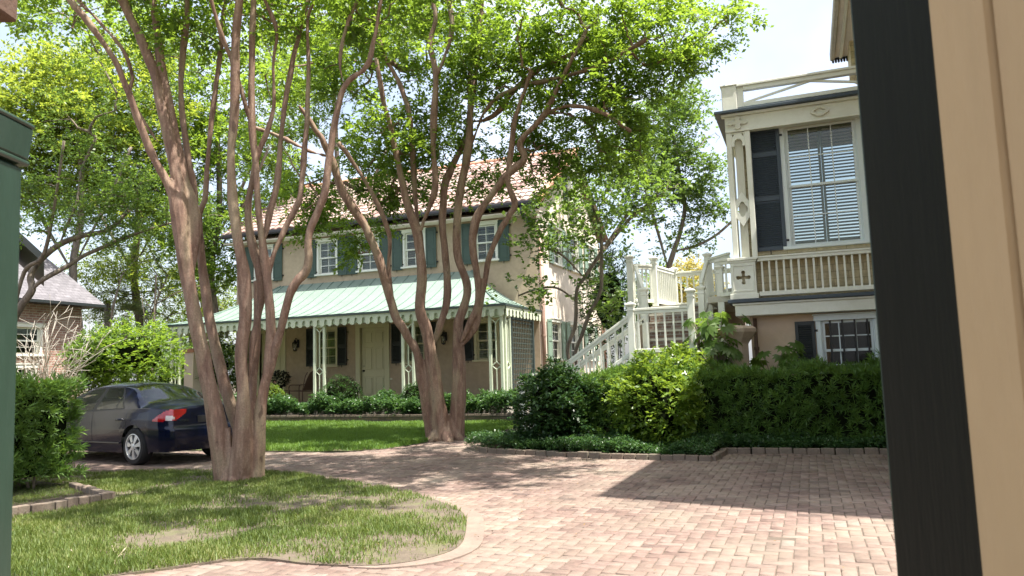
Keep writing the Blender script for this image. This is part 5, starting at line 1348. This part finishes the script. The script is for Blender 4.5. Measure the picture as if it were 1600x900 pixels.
bg_tree('broadleaf_tree', 'distant green tree closing the view behind the porch corner post', 320, 40, 420, [(300, 520, 40, 1.8, 18), (345, 480, 40, 1.8, 16), (240, 530, 40, 2.0, 20), (180, 540, 40, 1.8, 16), (350, 560, 40, 1.4, 12), (130, 560, 38, 1.6, 12), (270, 580, 40, 1.6, 12)], LF['mid'], 45, per=28, k=8, L=.13, W=.07, reach=1.1)
for i, (px, tx_, D, lab) in enumerate([(172, 190, 27, 'thin bare stem slanting up just right of the brick cottage'), (214, 262, 28, 'thin bare stem forking above the back of the car roof'), (252, 244, 27, 'thin bare stem just left of the porch corner'), (330, 322, 34, 'thin bare stem seen between the near tree trunks')]):
    r = np.random.default_rng(60 + i); b = at_d(px, 590, D); b[2] = .1
    t = thing('sapling', lab, 'tree', tuple(b), group=None); m = MB()
    P0 = at_d(px, 600, D); P0[2] = .1; P1 = at_d(tx_, 430, D)
    pts = catmull([P0, (P0 * 2 + P1) / 3 + r.normal(0, .12, 3), (P0 + 2 * P1) / 3 + r.normal(0, .12, 3), P1], 5); m.tube(pts, np.linspace(.075, .03, len(pts)), 7)
    for k in range(7):
        a = pts[r.integers(6, len(pts))]; e = a + np.array([r.normal(0, .7), r.normal(0, .5), r.uniform(.5, 1.5)]); m.tube([a, (a + e) / 2 + r.normal(0, .1, 3), e], [.025, .018, .008], 5)
    part('trunk', m, MT['bark2'], t, smooth=True)
    tg = pts[-1] + in_ball(r, 6, (.9, .9, .7)); crown(t, tg, r, LF['lime'], per=10, k=7, reach=.7, L=.08, W=.04)

# ------------------------------------------------------------------ shrubs, hedges and ground cover
def shrub(name, label, cat, C_, rad, leaf, seed, ntw=900, k=7, L=.06, W=.03, tw=(.10, .22), shell=.55, stems=6, group=None, tb=.5, core=.62, zmin=None, up=.3, tvar=.3):
    r = np.random.default_rng(seed); C_ = np.array(C_, float); rad = np.array(rad, float)
    t = thing(name, label, cat, (C_[0], C_[1], zmin if zmin is not None else max(0, C_[2] - rad[2])), group=group)
    v = in_ball(r, ntw, (1, 1, 1), shell); lump = 1 + .16 * np.sin(v[:, 0] * 5 + seed) * np.cos(v[:, 2] * 6 + seed) + .12 * np.sin(v[:, 1] * 7 + v[:, 2] * 4)
    P0 = C_ + v * rad * lump[:, None]
    if zmin is not None: P0[:, 2] = np.maximum(P0[:, 2], zmin + .02)
    D = unit(v + r.normal(0, .45, v.shape) + np.array([0, 0, up])); P, ld, nn = sprays(P0, D, k, r.uniform(*tw, ntw), r)
    tint = np.clip(tb + np.repeat(r.normal(0, .15, ntw), k) + r.normal(0, tvar * .6, len(P)), 0, 1); sc = r.uniform(.7, 1.25, len(P))
    leaf_quads('foliage', P, ld, nn, L * sc, W * sc, leaf, t, tint)
    m = MB(); z0_ = zmin if zmin is not None else C_[2] - rad[2]
    for q in range(stems):
        e = C_ + in_ball(r, 1, tuple(rad * .8))[0]; b = np.array([C_[0] + r.normal(0, rad[0] * .18), C_[1] + r.normal(0, rad[1] * .18), z0_ - .02]); m.tube([b, (b + e) / 2 + r.normal(0, .05, 3), e], [.018, .013, .006], 5)
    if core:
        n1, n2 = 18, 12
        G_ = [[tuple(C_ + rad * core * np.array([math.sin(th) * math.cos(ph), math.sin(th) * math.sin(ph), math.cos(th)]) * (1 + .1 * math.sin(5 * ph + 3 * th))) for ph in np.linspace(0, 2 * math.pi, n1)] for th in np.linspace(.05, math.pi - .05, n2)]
        m.grid(G_)  # closed dark shell, painted shade between the leaves
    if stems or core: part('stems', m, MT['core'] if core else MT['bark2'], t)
    return t
def hedge(name, label, x0, x1, y0, y1, z0, z1, leaf, seed, dens=75, per=13, L=.085, W=.011, faces='ftsr', tb=.45):
    """clipped hedge of narrow leaves in whorls"""
    r = np.random.default_rng(seed); t = thing(name, label, 'hedge', ((x0 + x1) / 2, (y0 + y1) / 2, z0)); Cs, Ns = [], []
    def face(n, fn, nrm): Cs.append(fn(r.random(n), r.random(n))); Ns.append(np.tile(np.array(nrm, float), (n, 1)))
    X, Y, Z = x1 - x0, y1 - y0, z1 - z0
    if 'f' in faces: face(int(X * Z * dens), lambda a, b: np.stack([x0 + a * X, np.full_like(a, y0), z0 + b * Z], 1), (0, -1, .25))
    if 't' in faces: face(int(X * Y * dens * .8), lambda a, b: np.stack([x0 + a * X, y0 + b * Y, np.full_like(a, z1)], 1), (0, 0, 1))
    if 's' in faces: face(int(Y * Z * dens), lambda a, b: np.stack([np.full_like(a, x0), y0 + a * Y, z0 + b * Z], 1), (-1, 0, .25))
    if 'r' in faces: face(int(Y * Z * dens), lambda a, b: np.stack([np.full_like(a, x1), y0 + a * Y, z0 + b * Z], 1), (1, 0, .25))
    if 'b' in faces: face(int(X * Z * dens * .5), lambda a, b: np.stack([x0 + a * X, np.full_like(a, y1), z0 + b * Z], 1), (0, 1, .25))
    Cc, Nv = np.concatenate(Cs), np.concatenate(Ns)
    h = vnoise(Cc[:, 0] + Cc[:, 1] * .7, Cc[:, 2] + Cc[:, 1] * .5, 2.3, seed) - .5; Cc = Cc + unit(Nv) * (h * .26 + r.normal(0, .035, len(Cc)) + np.where(r.random(len(Cc)) < .05, r.uniform(.03, .14, len(Cc)), 0) - .03)[:, None]
    A = unit(Nv + r.normal(0, .45, Nv.shape) + np.array([0, 0, .25])); n = len(Cc)
    b1 = unit(np.cross(A, r.normal(0, 1, (n, 3)))); b2 = np.cross(A, b1)
    ph = (np.arange(per) * 2.4)[None] + r.random((n, 1)) * 6; el = np.linspace(.15, 1.25, per)[None] + r.normal(0, .12, (n, per))
    D = unit(A[:, None] * np.cos(el)[..., None] + (b1[:, None] * np.cos(ph)[..., None] + b2[:, None] * np.sin(ph)[..., None]) * np.sin(el)[..., None])
    P = np.repeat(Cc[:, None], per, 1) - A[:, None] * (np.linspace(0, .06, per)[None, :, None])
    nn = unit(A[:, None] * np.sin(el)[..., None] - (b1[:, None] * np.cos(ph)[..., None] + b2[:, None] * np.sin(ph)[..., None]) * np.cos(el)[..., None] * 0 + r.normal(0, .3, D.shape))
    P = P.reshape(-1, 3); D = D.reshape(-1, 3); nn = nn.reshape(-1, 3); sc = r.uniform(.7, 1.2, len(P))
    top = np.clip((P[:, 2] - z0) / Z, 0, 1)
    tint = np.clip(tb + np.repeat(r.normal(0, .17, n), per) + r.normal(0, .15, len(P)), 0, 1)
    leaf_quads('foliage', P, D, nn, L * sc, W * sc, leaf, t, tint, fold=.05, broad=.5)
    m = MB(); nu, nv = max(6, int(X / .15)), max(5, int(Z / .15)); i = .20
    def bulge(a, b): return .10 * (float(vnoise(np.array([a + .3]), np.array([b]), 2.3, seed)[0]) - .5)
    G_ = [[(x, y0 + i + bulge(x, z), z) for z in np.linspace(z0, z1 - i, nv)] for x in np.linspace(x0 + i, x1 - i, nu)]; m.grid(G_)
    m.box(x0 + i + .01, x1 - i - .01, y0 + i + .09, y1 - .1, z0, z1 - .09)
    part('branches', m, MT['core'], t)  # dark core sheet and block painting the inner shade, no modelled branches
    return t
hedge('clipped_hedge', 'long clipped hedge of narrow leaves in the shade under the yellow bay', -4.5, 1.48, 13.25, 14.25, .02, 1.31, LF['hedge'], 71, dens=150, per=16, L=.115, W=.0155, faces='fts', tb=.5)
lh = hedge('clipped_hedge', 'loose near hedge of narrow leaves beside the left gate post', -12.2, -9.42, 6.6, 7.75, .22, 1.50, LF['hedge'], 72, dens=170, per=15, L=.12, W=.016, faces='ftsrb', tb=.62)
r = np.random.default_rng(5)
for k in range(14):
    a = np.array([r.uniform(-10.6, -9.5), r.uniform(6.7, 7.4), .03]); part('stem', MB().tube([a, a + (r.normal(0, .05), r.normal(0, .05), .2), a + (r.normal(0, .1), r.normal(0, .1), .45)], [.02, .016, .012], 6), MT['bark2'], lh, smooth=True)
cpos = at_y(866, 630, 13.15)
shrub('camellia_bush', 'rounded dark glossy bush at the left end of the shaded hedge', 'bush', (cpos[0], 13.15, .72), (.66, .62, .72), LF['dark'], 73, ntw=1500, k=7, L=.075, W=.042, zmin=.02)
bpos = at_y(1022, 610, 12.85)
shrub('bright_bush', 'tall loose yellow green bush in the sun in front of the stair', 'bush', (bpos[0], 12.85, .78), (.66, .5, .78), LF['bright'], 74, ntw=1100, k=7, L=.085, W=.042, zmin=.02, tb=.6)
shrub('bright_bush', 'small sunlit sprig bush rising at the foot of the stair landing', 'bush', (*at_y(1062, 565, 13.9)[:2], 1.25), (.42, .4, .5), LF['bright'], 75, ntw=420, k=7, L=.09, W=.045, zmin=.02, tb=.7, core=0)
# low cover inside the kerb
def cover(name, label, poly, n, z, h, leaf, seed, L=.034, W=.02, zf=gz, k=5, tb=.5, kind='stuff', extra=0):
    r = np.random.default_rng(seed); q = np.array(poly); x = r.uniform(q[:, 0].min(), q[:, 0].max(), n * 3); y = r.uniform(q[:, 1].min(), q[:, 1].max(), n * 3)
    ok = inside(poly, x, y); x, y = x[ok][:n], y[ok][:n]; hh = h * (.45 + .75 * vnoise(x, y, 1.7, seed)) * (.6 + .8 * vnoise(x, y, 5, seed + 1))
    zz = np.array([zf(b) for b in y]) + z + hh * r.random(len(x)) ** .35
    P0 = np.stack([x, y, zz], 1); D = unit(r.normal(0, .6, P0.shape) + np.array([0, -.25, .7])); P, ld, nn = sprays(P0, D, k, r.uniform(.05, .12, len(x)), r)
    tint = np.clip(tb + np.repeat(r.normal(0, .18, len(x)), k) + r.normal(0, .15, len(P)), 0, 1); sc = r.uniform(.7, 1.3, len(P))
    o = leaf_quads(name, P, ld, nn, L * sc, W * sc, leaf, None, tint); return tag(o, label, 'ground cover', kind=kind)
cover('ground_cover', 'low dark green ground cover between the kerb and the hedge', [(-6.0, 12.85), (-5.5, 12.62), (-3.2, 12.03), (-1.5, 11.9), (-1.42, 12.9), (1.5, 12.96), (1.5, 13.3), (-4.4, 13.3), (-5.6, 13.9), (-6.1, 13.6)], 11000, .02, .22, LF['cover'], 81, L=.036, W=.022)
cover('ground_cover', 'leafy ground cover filling the brick planter before the porch', [(-17.5, 18.1), (-6.75, 18.1), (-6.75, 18.98), (-17.5, 18.98)], 13000, .17, .50, LF['cover'], 82, L=.055, W=.036, tb=.6)
for i, (px, py, D_, rad, leafk, lab) in enumerate([(535, 615, 19.0, .56, 'box', 'clipped dark ball bush in the planter before the cream door'), (652, 622, 18.9, .46, 'box', 'clipped dark ball bush half hidden behind the farther tree trunk'), (424, 620, 18.9, .36, 'bright', 'small yellow green ball bush behind the near tree trunk')]):
    c = at_y(px, py, D_); shrub('ball_bush', lab, 'bush', (c[0], D_, c[2]), (rad, rad * .9, rad * .88), LF[leafk], 90 + i, ntw=1500, k=5, L=.032, W=.018, tw=(.03, .07), shell=.86, stems=0, core=.8, up=.1)
# fatsias with big hand shaped leaves
def fatsia(label, base, n, hmax, spread, seed, size=.17):
    r = np.random.default_rng(seed); t = thing('fatsia_plant', label, 'plant', tuple(base)); st = MB(); Ps, Ds, Ns, Ls, Ws, Ts = [], [], [], [], [], []
    for q in range(n):
        a = r.random() * 6.28; hh = hmax * r.uniform(.25, 1.0); rr = spread * (.25 + .75 * r.random()); root = np.array([r.normal(0, .05), r.normal(0, .05), hh * .55]); c = np.array([rr * math.cos(a), rr * math.sin(a) * .7, hh])
        st.tube([(r.normal(0, .03), r.normal(0, .03), 0), root, (root + c) / 2 + np.array([0, 0, .06]), c], [.016, .013, .007, .004], 5)
        nr = unit(np.array([math.cos(a) * .55, math.sin(a) * .55 - .25, .85]) + r.normal(0, .18, 3)); out = unit(np.array([math.cos(a), math.sin(a), -.25])); out = unit(out - nr * (out @ nr)); sd = np.cross(nr, out); s = size * r.uniform(.75, 1.25); tt = np.clip(r.normal(.5, .2), 0, 1)
        for k in range(9):
            b = (k - 4) * .50; d = unit(out * math.cos(b) + sd * math.sin(b) - nr * .12); l = s * (1.0 - .09 * abs(k - 4))
            Ps.append(c); Ds.append(d); Ns.append(nr); Ls.append(l); Ws.append(l * .36); Ts.append(tt)
    w = np.array(base); leaf_quads('foliage', np.array(Ps) + w, np.array(Ds), np.array(Ns), np.array(Ls), np.array(Ws), LF['mid'], t, np.array(Ts), fold=.10, broad=.55)
    part('stems', st, MT['bark2'], t, (0, 0, 0), smooth=True)
fatsia('large leaved plant climbing beside the stone pier at the corner of the bay', (at_y(1120, 560, 14.6)[0], 14.6, .05), 80, 2.4, .58, 101, .25)
fatsia('smaller large leaved plant spreading in front of the pink lower wall', (at_y(1205, 560, 14.75)[0], 14.75, .05), 36, 1.8, .66, 102, .25)
# background bushes
for i, (px, py, D_, rx, rz, lf, lab) in enumerate([(215, 555, 22, 1.3, 1.0, 'myrtle', 'bright green bush behind the car roof'), (150, 565, 22, .8, .8, 'mid', 'green bush at the corner of the brick cottage'), (1080, 452, 27, 1.1, 1.0, 'gold', 'golden yellow bush glowing beyond the stair platform'), (952, 470, 24, .9, 1.7, 'dark', 'dark evergreen bush at the far corner of the stucco house'), (330, 575, 27, 1.2, 1.0, 'mid', 'green bush beside the pinkish gate pier'), (1045, 470, 30, 1.6, 1.4, 'bright', 'pale green bush far beyond the stair'), (275, 590, 33, 1.6, 1.2, 'mid', 'dim green bush far behind the porch corner')]):
    c = at_d(px, py, D_); zc = max(c[2], rz); shrub('garden_bush', lab, 'bush', (c[0], c[1], c[2]), (rx, rx * .8, rz), LF[lf], 110 + i, ntw=900, k=7, L=.10, W=.055, tw=(.15, .35), shell=.35, zmin=.12, core=.5 if lf != 'gold' else 0, stems=5)
# cabbage palms in the wood
for i, (px, py, D_) in enumerate([(168, 470, 30), (300, 440, 33), (196, 500, 28)]):
    r = np.random.default_rng(130 + i); c = at_d(px, py, D_); t = thing('fan_palm', ['grey green fan palm just right of the cottage eave', 'dusty fan palm between the porch corner and the near trunk', 'low fan palm behind the bright bush'][i], 'palm', (c[0], c[1], .1)); w = np.array([c[0], c[1], .1])
    part('trunk', MB().tube([(0, 0, 0), (.05, 0, c[2] * .5), (0, 0, c[2] - .1)], [.14, .13, .12], 9), MT['bark2'], t, (0, 0, 0), smooth=True); Ps, Ds, Ns, Ls, Ws = [], [], [], [], []
    for q in range(16):
        a = r.random() * 6.28; e = r.uniform(-.5, .9); h = c + np.array([math.cos(a) * math.cos(e), math.sin(a) * math.cos(e), math.sin(e)]) * .55; out = unit(h - c); nr = unit(np.array([-out[0] * out[2], -out[1] * out[2], 1 - out[2] ** 2]) + r.normal(0, .1, 3)); sd = np.cross(nr, out)
        for k in range(13): b = (k - 6) * .24; Ps.append(h); Ds.append(unit(out * math.cos(b) + sd * math.sin(b) - np.array([0, 0, .15]))); Ns.append(nr); Ls.append(.62); Ws.append(.05)
    leaf_quads('fronds', np.array(Ps), np.array(Ds), np.array(Ns), np.array(Ls), np.array(Ws), LF['palm'], t, r.random(len(Ps)))
# potted plant on the porch table
pp = thing('potted_plant', 'dark leaved potted plant with a pink flower on the porch table', 'plant', (-16.75, 21.2, 1.026))
part('pot', MB().lathe([(0, 0), (.085, 0), (.12, .16), (.13, .165), (.13, .19), (.11, .19), (.10, .15), (0, .15)], (0, 0, 0), 18), MT['iron'], pp, (0, 0, 0), smooth=True)
r = np.random.default_rng(9); v = in_ball(r, 120, (.30, .30, .22), .3) + np.array([-16.75, 21.2, 1.42]); P, ld, nn = sprays(v, unit(v - np.array([-16.75, 21.2, 1.3])), 4, np.full(120, .10), r)
MT['purpleleaf'] = leafmat('dark_maroon_leaf', (.012, .012, .010), (.02, .022, .014), (.03, .035, .02), (.04, .05, .02), .15)
leaf_quads('foliage', P, ld, nn, np.full(len(P), .09), np.full(len(P), .06), MT['purpleleaf'], pp, r.random(len(P)))
part('flower', MB().lathe([(0, -.03), (.04, -.02), (.055, 0), (.03, .03), (0, .02)], (0.03, -.26, .30), 10), paint('pink_petal', (.55, .25, .22), .6, .1, 20, 0), pp, (0, 0, 0), smooth=True)
# grass
def grass(name, label, poly, n, seed, hgt, dry, zf, dens_s=1.1, thr=.38, tb=.5, w=.0045, mat='grass'):
    r = np.random.default_rng(seed); q = np.array(poly); x = r.uniform(max(-15, q[:, 0].min()), q[:, 0].max(), n * 3); y = r.uniform(max(4.0, q[:, 1].min()), q[:, 1].max(), n * 3)
    d = vnoise(x, y, dens_s, seed) * .6 + vnoise(x, y, dens_s * 3.1, seed + 1) * .4
    ok = inside(poly, x, y) & (d > thr + r.normal(0, .13, len(x))); x, y, d = x[ok][:n], y[ok][:n], d[ok][:n]; m = len(x)
    h = hgt * (.5 + d) * r.uniform(.5, 1.2, m); a = r.random(m) * 6.28; ln = r.uniform(.2, .9, m)
    base = np.stack([x, y, np.array([zf(b) for b in y]) + .002], 1); tip = base + np.stack([np.cos(a) * h * ln, np.sin(a) * h * ln, h], 1); s = np.stack([-np.sin(a), np.cos(a), 0 * a], 1) * w
    V = np.stack([base - s, base + s, (base + tip) / 2 + s * .8 + np.array([0, 0, 1]) * (h * .10)[:, None], tip, (base + tip) / 2 - s * .8 + np.array([0, 0, 1]) * (h * .10)[:, None]], 1)
    tint = np.clip(tb + .5 * (vnoise(x, y, 2.0, seed + 3) - .5) + r.normal(0, .18, m), 0, 1)
    me = np_mesh(name, V.reshape(-1, 3), 5, m, np.arange(m * 5), LF[mat], np.repeat(tint, 5)); return tag(part(name, me, LF[mat]), label, 'grass', kind='stuff')
grass('grass', 'patchy sunlit grass of the front lawn round the near tree', lawn_poly, 150000, 201, .05, 0, lambda b: .013, thr=.44, w=.004)
grass('grass', 'bright green grass of the rear lawn before the planter wall', back_poly, 90000, 202, .085, 0, lambda b: gz(b) + .004, thr=.22, tb=.55, w=.006, mat='turf')
fx, fy = np.where(rng.random(900) < .7, rng.uniform(-10, -2.7, 900), rng.uniform(-9, 1, 900)), rng.uniform(4.8, 12.2, 900)
tag(leaf_quads('fallen_leaves', np.stack([fx, fy, np.full(900, .024)], 1), unit(np.stack([rng.normal(size=900), rng.normal(size=900), rng.normal(0, .15, 900)], 1)), unit(np.array([0, 0, 1.0]) + rng.normal(0, .1, (900, 3))), rng.uniform(.015, .045, 900), rng.uniform(.008, .02, 900), paint('dry_leaf', (.20, .12, .05), .8, .3, 30, 0), None, rng.random(900)), 'dry brown leaves scattered over the drive and lawn', 'leaves', kind='stuff')
# dry twigs on the lawn
MT['drytwig'] = paint('bleached_dry_twig', (.50, .42, .30), .8, .2, 20, .2)
for lab, lst in (('forked pale twig lying on the front lawn near the picture bottom', [[(172, 895), (181, 876), (186, 871)], [(186, 871), (178, 862), (175, 855)], [(186, 871), (193, 862), (198, 857)]]), ('bent pale twig on the bare soil beside the gate post', [[(100, 898), (112, 880), (120, 870), (134, 866)], [(120, 870), (110, 860)]])):
    c = at_z(*lst[0][0], .02); t = thing('dry_twig', lab, 'twig', tuple(c)); m = MB()
    for q in lst: m.tube([at_z(a, b, .02) + (0, 0, .012 * math.sin(i)) for i, (a, b) in enumerate(q)], .006, 5)
    part('stick', m, MT['drytwig'], t, smooth=True)

# ------------------------------------------------------------------ the brick cottage at the left, its shrub and neighbours
MT['redbrick'] = brickwall('old_red_brick', (1, 2), (.26, .13, .095), (.36, .20, .15), (.42, .36, .30), bw=.22, bh=.075, ms=.012, stain=(.45, .36, .30))
cb = thing('brick_cottage', 'red brick cottage with a purple grey slate roof at the left', 'house', (-25, 13, 0))
bX = -21.5
m = MB(); wins = [(14.95, 15.95, .95, 1.95), (15.0, 16.1, 2.35, 3.15)]
wall_sheet(m, lambda u, z: (bX, u, z), 7, 17.45, -.1, 3.9, wins, .15, (1, 0, 0)); wall_sheet(m, lambda u, z: (u, 17.45, z), -29, bX, -.1, 3.9, [], .1, (0, 1, 0)); wall_sheet(m, lambda u, z: (u, 7, z), -29, bX, -.1, 3.9, [], .1, (0, -1, 0)); wall_sheet(m, lambda u, z: (-29, u, z), 7, 17.45, -.1, 3.9, [], .1, (-1, 0, 0))
part('wall', m, MT['redbrick'], cb)
for y0_, y1_, z0_, z1_ in wins: window_unit(cb, (bX, (y0_ + y1_) / 2, z0_), y1_ - y0_, z1_ - z0_, math.pi / 2, cols=3, louv=False)
m = MB(); e = .5; A = [(bX + e, 6.5, 3.95), (bX + e, 17.9, 3.95), (-24.4, 17.2, 6.55), (-24.4, 6.5, 6.55), (-29.5, 6.5, 3.95), (-29.5, 17.9, 3.95)]
m.add(A, [(0, 1, 2, 3), (3, 2, 5, 4), (1, 5, 2), (0, 3, 4)]); MT['cslate'] = brickwall('purple_grey_slate', (1, 2), (.125, .118, .130), (.18, .17, .185), (.08, .075, .083), bw=.26, bh=.10, ms=.006, bmp=.4); part('roof', m, MT['cslate'], cb)
m = MB(); m.box(bX + .02, bX + e + .03, 6.5, 17.93, 3.86, 3.945); m.box(-29.5, bX + .02, 17.5, 17.93, 3.861, 3.944); part('eave', m, MT['black'], cb)
rs = np.random.default_rng(140); sb = thing('bare_shrub', 'pale leafless shrub of thin branches against the brick cottage wall', 'shrub', tuple(at_d(62, 600, 20.5) * (1, 1, 0))); c = np.array(sb.location); m = MB()
for k in range(26):
    a = rs.uniform(-1.0, 1.0); P = [c + (rs.normal(0, .1), rs.normal(0, .1), .3)]; d = unit(np.array([math.sin(a) * .9, rs.normal(0, .25), 1.1]))
    for s in range(6): d = unit(d + rs.normal(0, .16, 3) + np.array([0, 0, .04])); P.append(P[-1] + d * rs.uniform(.38, .55))
    m.tube(P, np.linspace(.022, .006, 7), 5)
    for s in range(8):
        b = P[rs.integers(2, 7)]; e_ = b + unit(d + rs.normal(0, .6, 3)) * rs.uniform(.4, .9); m.tube([b, (b + e_) / 2 + rs.normal(0, .04, 3), e_], [.010, .007, .004], 4)
part('branches', m, paint('pale_bare_twig', (.42, .385, .33), .8, .15, 12, .2), sb, smooth=True)
gp = at_d(301, 600, 26.0); pr_ = thing('gate_pier', 'pinkish square gate pier with a red cap left of the porch corner', 'pier', (gp[0], gp[1], .1)); zt_ = at_d(301, 545, 26)[2] - .1
part('shaft', MB().box(-.2, .2, -.2, .2, 0, zt_ - .12), MT['stuccolight'], pr_, (0, 0, 0), bevel=.01)
part('cap', MB().box(-.25, .25, -.25, .25, zt_ - .12, zt_ - .03).box(-.2, .2, -.2, .2, zt_ - .03, zt_), MT['ridge'], pr_, (0, 0, 0), bevel=.01)
tip = at_d(69, 402, 15)
sh = thing('garden_shed', 'cream gabled shed with a dark roof edge, mostly hidden by the left gate post', 'shed', (tip[0], tip[1], 0), YAW + math.atan2(800 - 69, F))
th_ = float(tip[2]); m = MB(); m.extr([(-3.6, .3, 0), (-.55, .3, 0), (-.55, .3, th_ + .25), (-2.1, .3, th_ + 1.75), (-3.6, .3, th_ + .2)], (0, 3.5, 0)); part('wall', m, MT['cream'], sh, (0, 0, 0))
for sg, x in ((1, 0), (-1, -4.2)):
    part('roof', MB().extr([(-2.1, 0, th_ + 2.15), (x, 0, th_ + .05), (x, 0, th_ - .12), (-2.1, 0, th_ + 1.98)], (0, 4.1, 0)), MT['black'], sh, (0, 0, 0))

# ------------------------------------------------------------------ the gateway the picture is taken through
MT['postgreen'] = paint('dark_green_gloss_paint', (.024, .050, .035), .35, .15, 4, .15, 40, stain=(.07, .10, .085), stain_amt=.35, stretch=(1, 1, .3))
MT['gateblack'] = paint('black_green_gate_paint', (.007, .0085, .0065), .7, .2, 5, .25, 60, stain=(.013, .014, .010), stain_amt=.5, stretch=(1, 1, .12), spec=.2)
MT['tanpaint'] = paint('tan_painted_plaster', (.50, .36, .20), .8, .06, 2.5, .25, 40, stain=(.42, .30, .17), stain_amt=.5, stretch=(1, 1, .35))
pa = at_d(38, 560, 1.55); rx_ = np.array([math.cos(YAW), math.sin(YAW), 0]); fx_ = np.array([-math.sin(YAW), math.cos(YAW), 0]); pa = pa - rx_ * .0415 - fx_ * .05
post = thing('gate_post', 'dark green wooden gate post with a moulded cap at the left edge', 'post', (pa[0], pa[1], 0), YAW); post.rotation_euler = (0, -.017, YAW)
zc = at_d(30, 238, 1.5)[2]; ztop = at_d(30, 163, 1.5)[2]
def frustum(m, a0, a1, z0, z1):
    return m.add([(-a0, -a0, z0), (a0, -a0, z0), (a0, a0, z0), (-a0, a0, z0), (-a1, -a1, z1), (a1, -a1, z1), (a1, a1, z1), (-a1, a1, z1)], [(3, 2, 1, 0), (4, 5, 6, 7), (0, 1, 5, 4), (1, 2, 6, 5), (2, 3, 7, 6), (3, 0, 4, 7)])
m = MB(); m.box(-.055, .055, -.05, .05, -.02, zc - .002); part('shaft', m, MT['postgreen'], post, (0, 0, 0), bevel=.008)
m = MB(); frustum(m, .062, .062, zc, zc + .012); frustum(m, .060, .066, zc + .0125, ztop - .012); frustum(m, .069, .066, ztop - .0115, ztop); part('cap', m, MT['postgreen'], post, (0, 0, 0), bevel=.004)
# masonry pier outside the left edge, its cap corner shows at the top
MT['capbrick'] = paint('weathered_brick_cap', (.12, .07, .048), .85, .2, 6, .4, 50, stain=(.16, .115, .085), stain_amt=.5)
pc = at_d(28, 36, 2.94); q_ = pc - .41 * np.array([math.cos(YAW), math.sin(YAW), 0]) - .42 * np.array([-math.sin(YAW), math.cos(YAW), 0])
bp_ = thing('brick_pier', 'brown brick pier whose overhanging cap corner shows at the top left', 'pier', (q_[0], q_[1], 0), YAW)
m = MB(); m.box(-.30, .30, -.30, .30, -.05, pc[2] - .07); part('shaft', m, MT['capbrick'], bp_, (0, 0, 0)); m = MB(); m.box(-.36, .345, -.36, .36, pc[2] - .07, pc[2]); m.box(-.42, .41, -.42, .42, pc[2], pc[2] + .12); m.box(-.38, .37, -.38, .38, pc[2] + .12, pc[2] + .2); part('cap', m, MT['capbrick'], bp_, (0, 0, 0), bevel=.008)
# open gate leaf and the tan jamb it hangs on
ga, gb = at_d(1364, 450, 1.15), at_d(1491, 450, .95); gd = gb - ga; gang = math.atan2(gd[1], gd[0]); gl = math.hypot(gd[0], gd[1])
gate = thing('gate_leaf', 'open black green wooden gate leaf seen edge on at the right', 'gate', (ga[0], ga[1], 0), gang)
m = MB(); m.box(0, gl + .05, 0, .045, .05, 2.9); o = part('board', m, MT['gateblack'], gate, (0, 0, 0), bevel=.006)
m = MB(); m.box(-.008, -.001, .004, .04, .05, 2.9); part('edge_strip', m, MT['postgreen'], gate, (0, 0, 0), bevel=.003)
wk = at_d(1386, 765, 1.15); m = MB(); m.extr([(-.0095, .01, wk[2] + .05), (-.0095, .022, wk[2] + .02), (-.0095, .026, wk[2] - .03), (-.0095, .012, wk[2] - .045), (-.0095, .006, wk[2] - .01)], (.0012, 0, 0)); part('chipped_patch', m, paint('bare_orange_wood', (.40, .17, .05), .8, .2, 30, .3), gate, (0, 0, 0))
ja, jb = at_d(1489, 450, .90), at_d(1570, 450, .80); jd = jb - ja; jang = math.atan2(jd[1], jd[0]); jl = math.hypot(jd[0], jd[1])
jamb = thing('gate_jamb', 'tan painted plaster gate jamb at the right edge', 'jamb', (ja[0], ja[1], 0), jang)
m = MB(); m.box(0, jl + .002, 0, .35, -.05, 3.2); part('face', m, MT['tanpaint'], jamb, (0, 0, 0), bevel=.006)
m = MB(); m.box(jl + .004, jl + .6, .012, .35, -.05, 3.2); part('reveal', m, MT['tanpaint'], jamb, (0, 0, 0), bevel=.006)
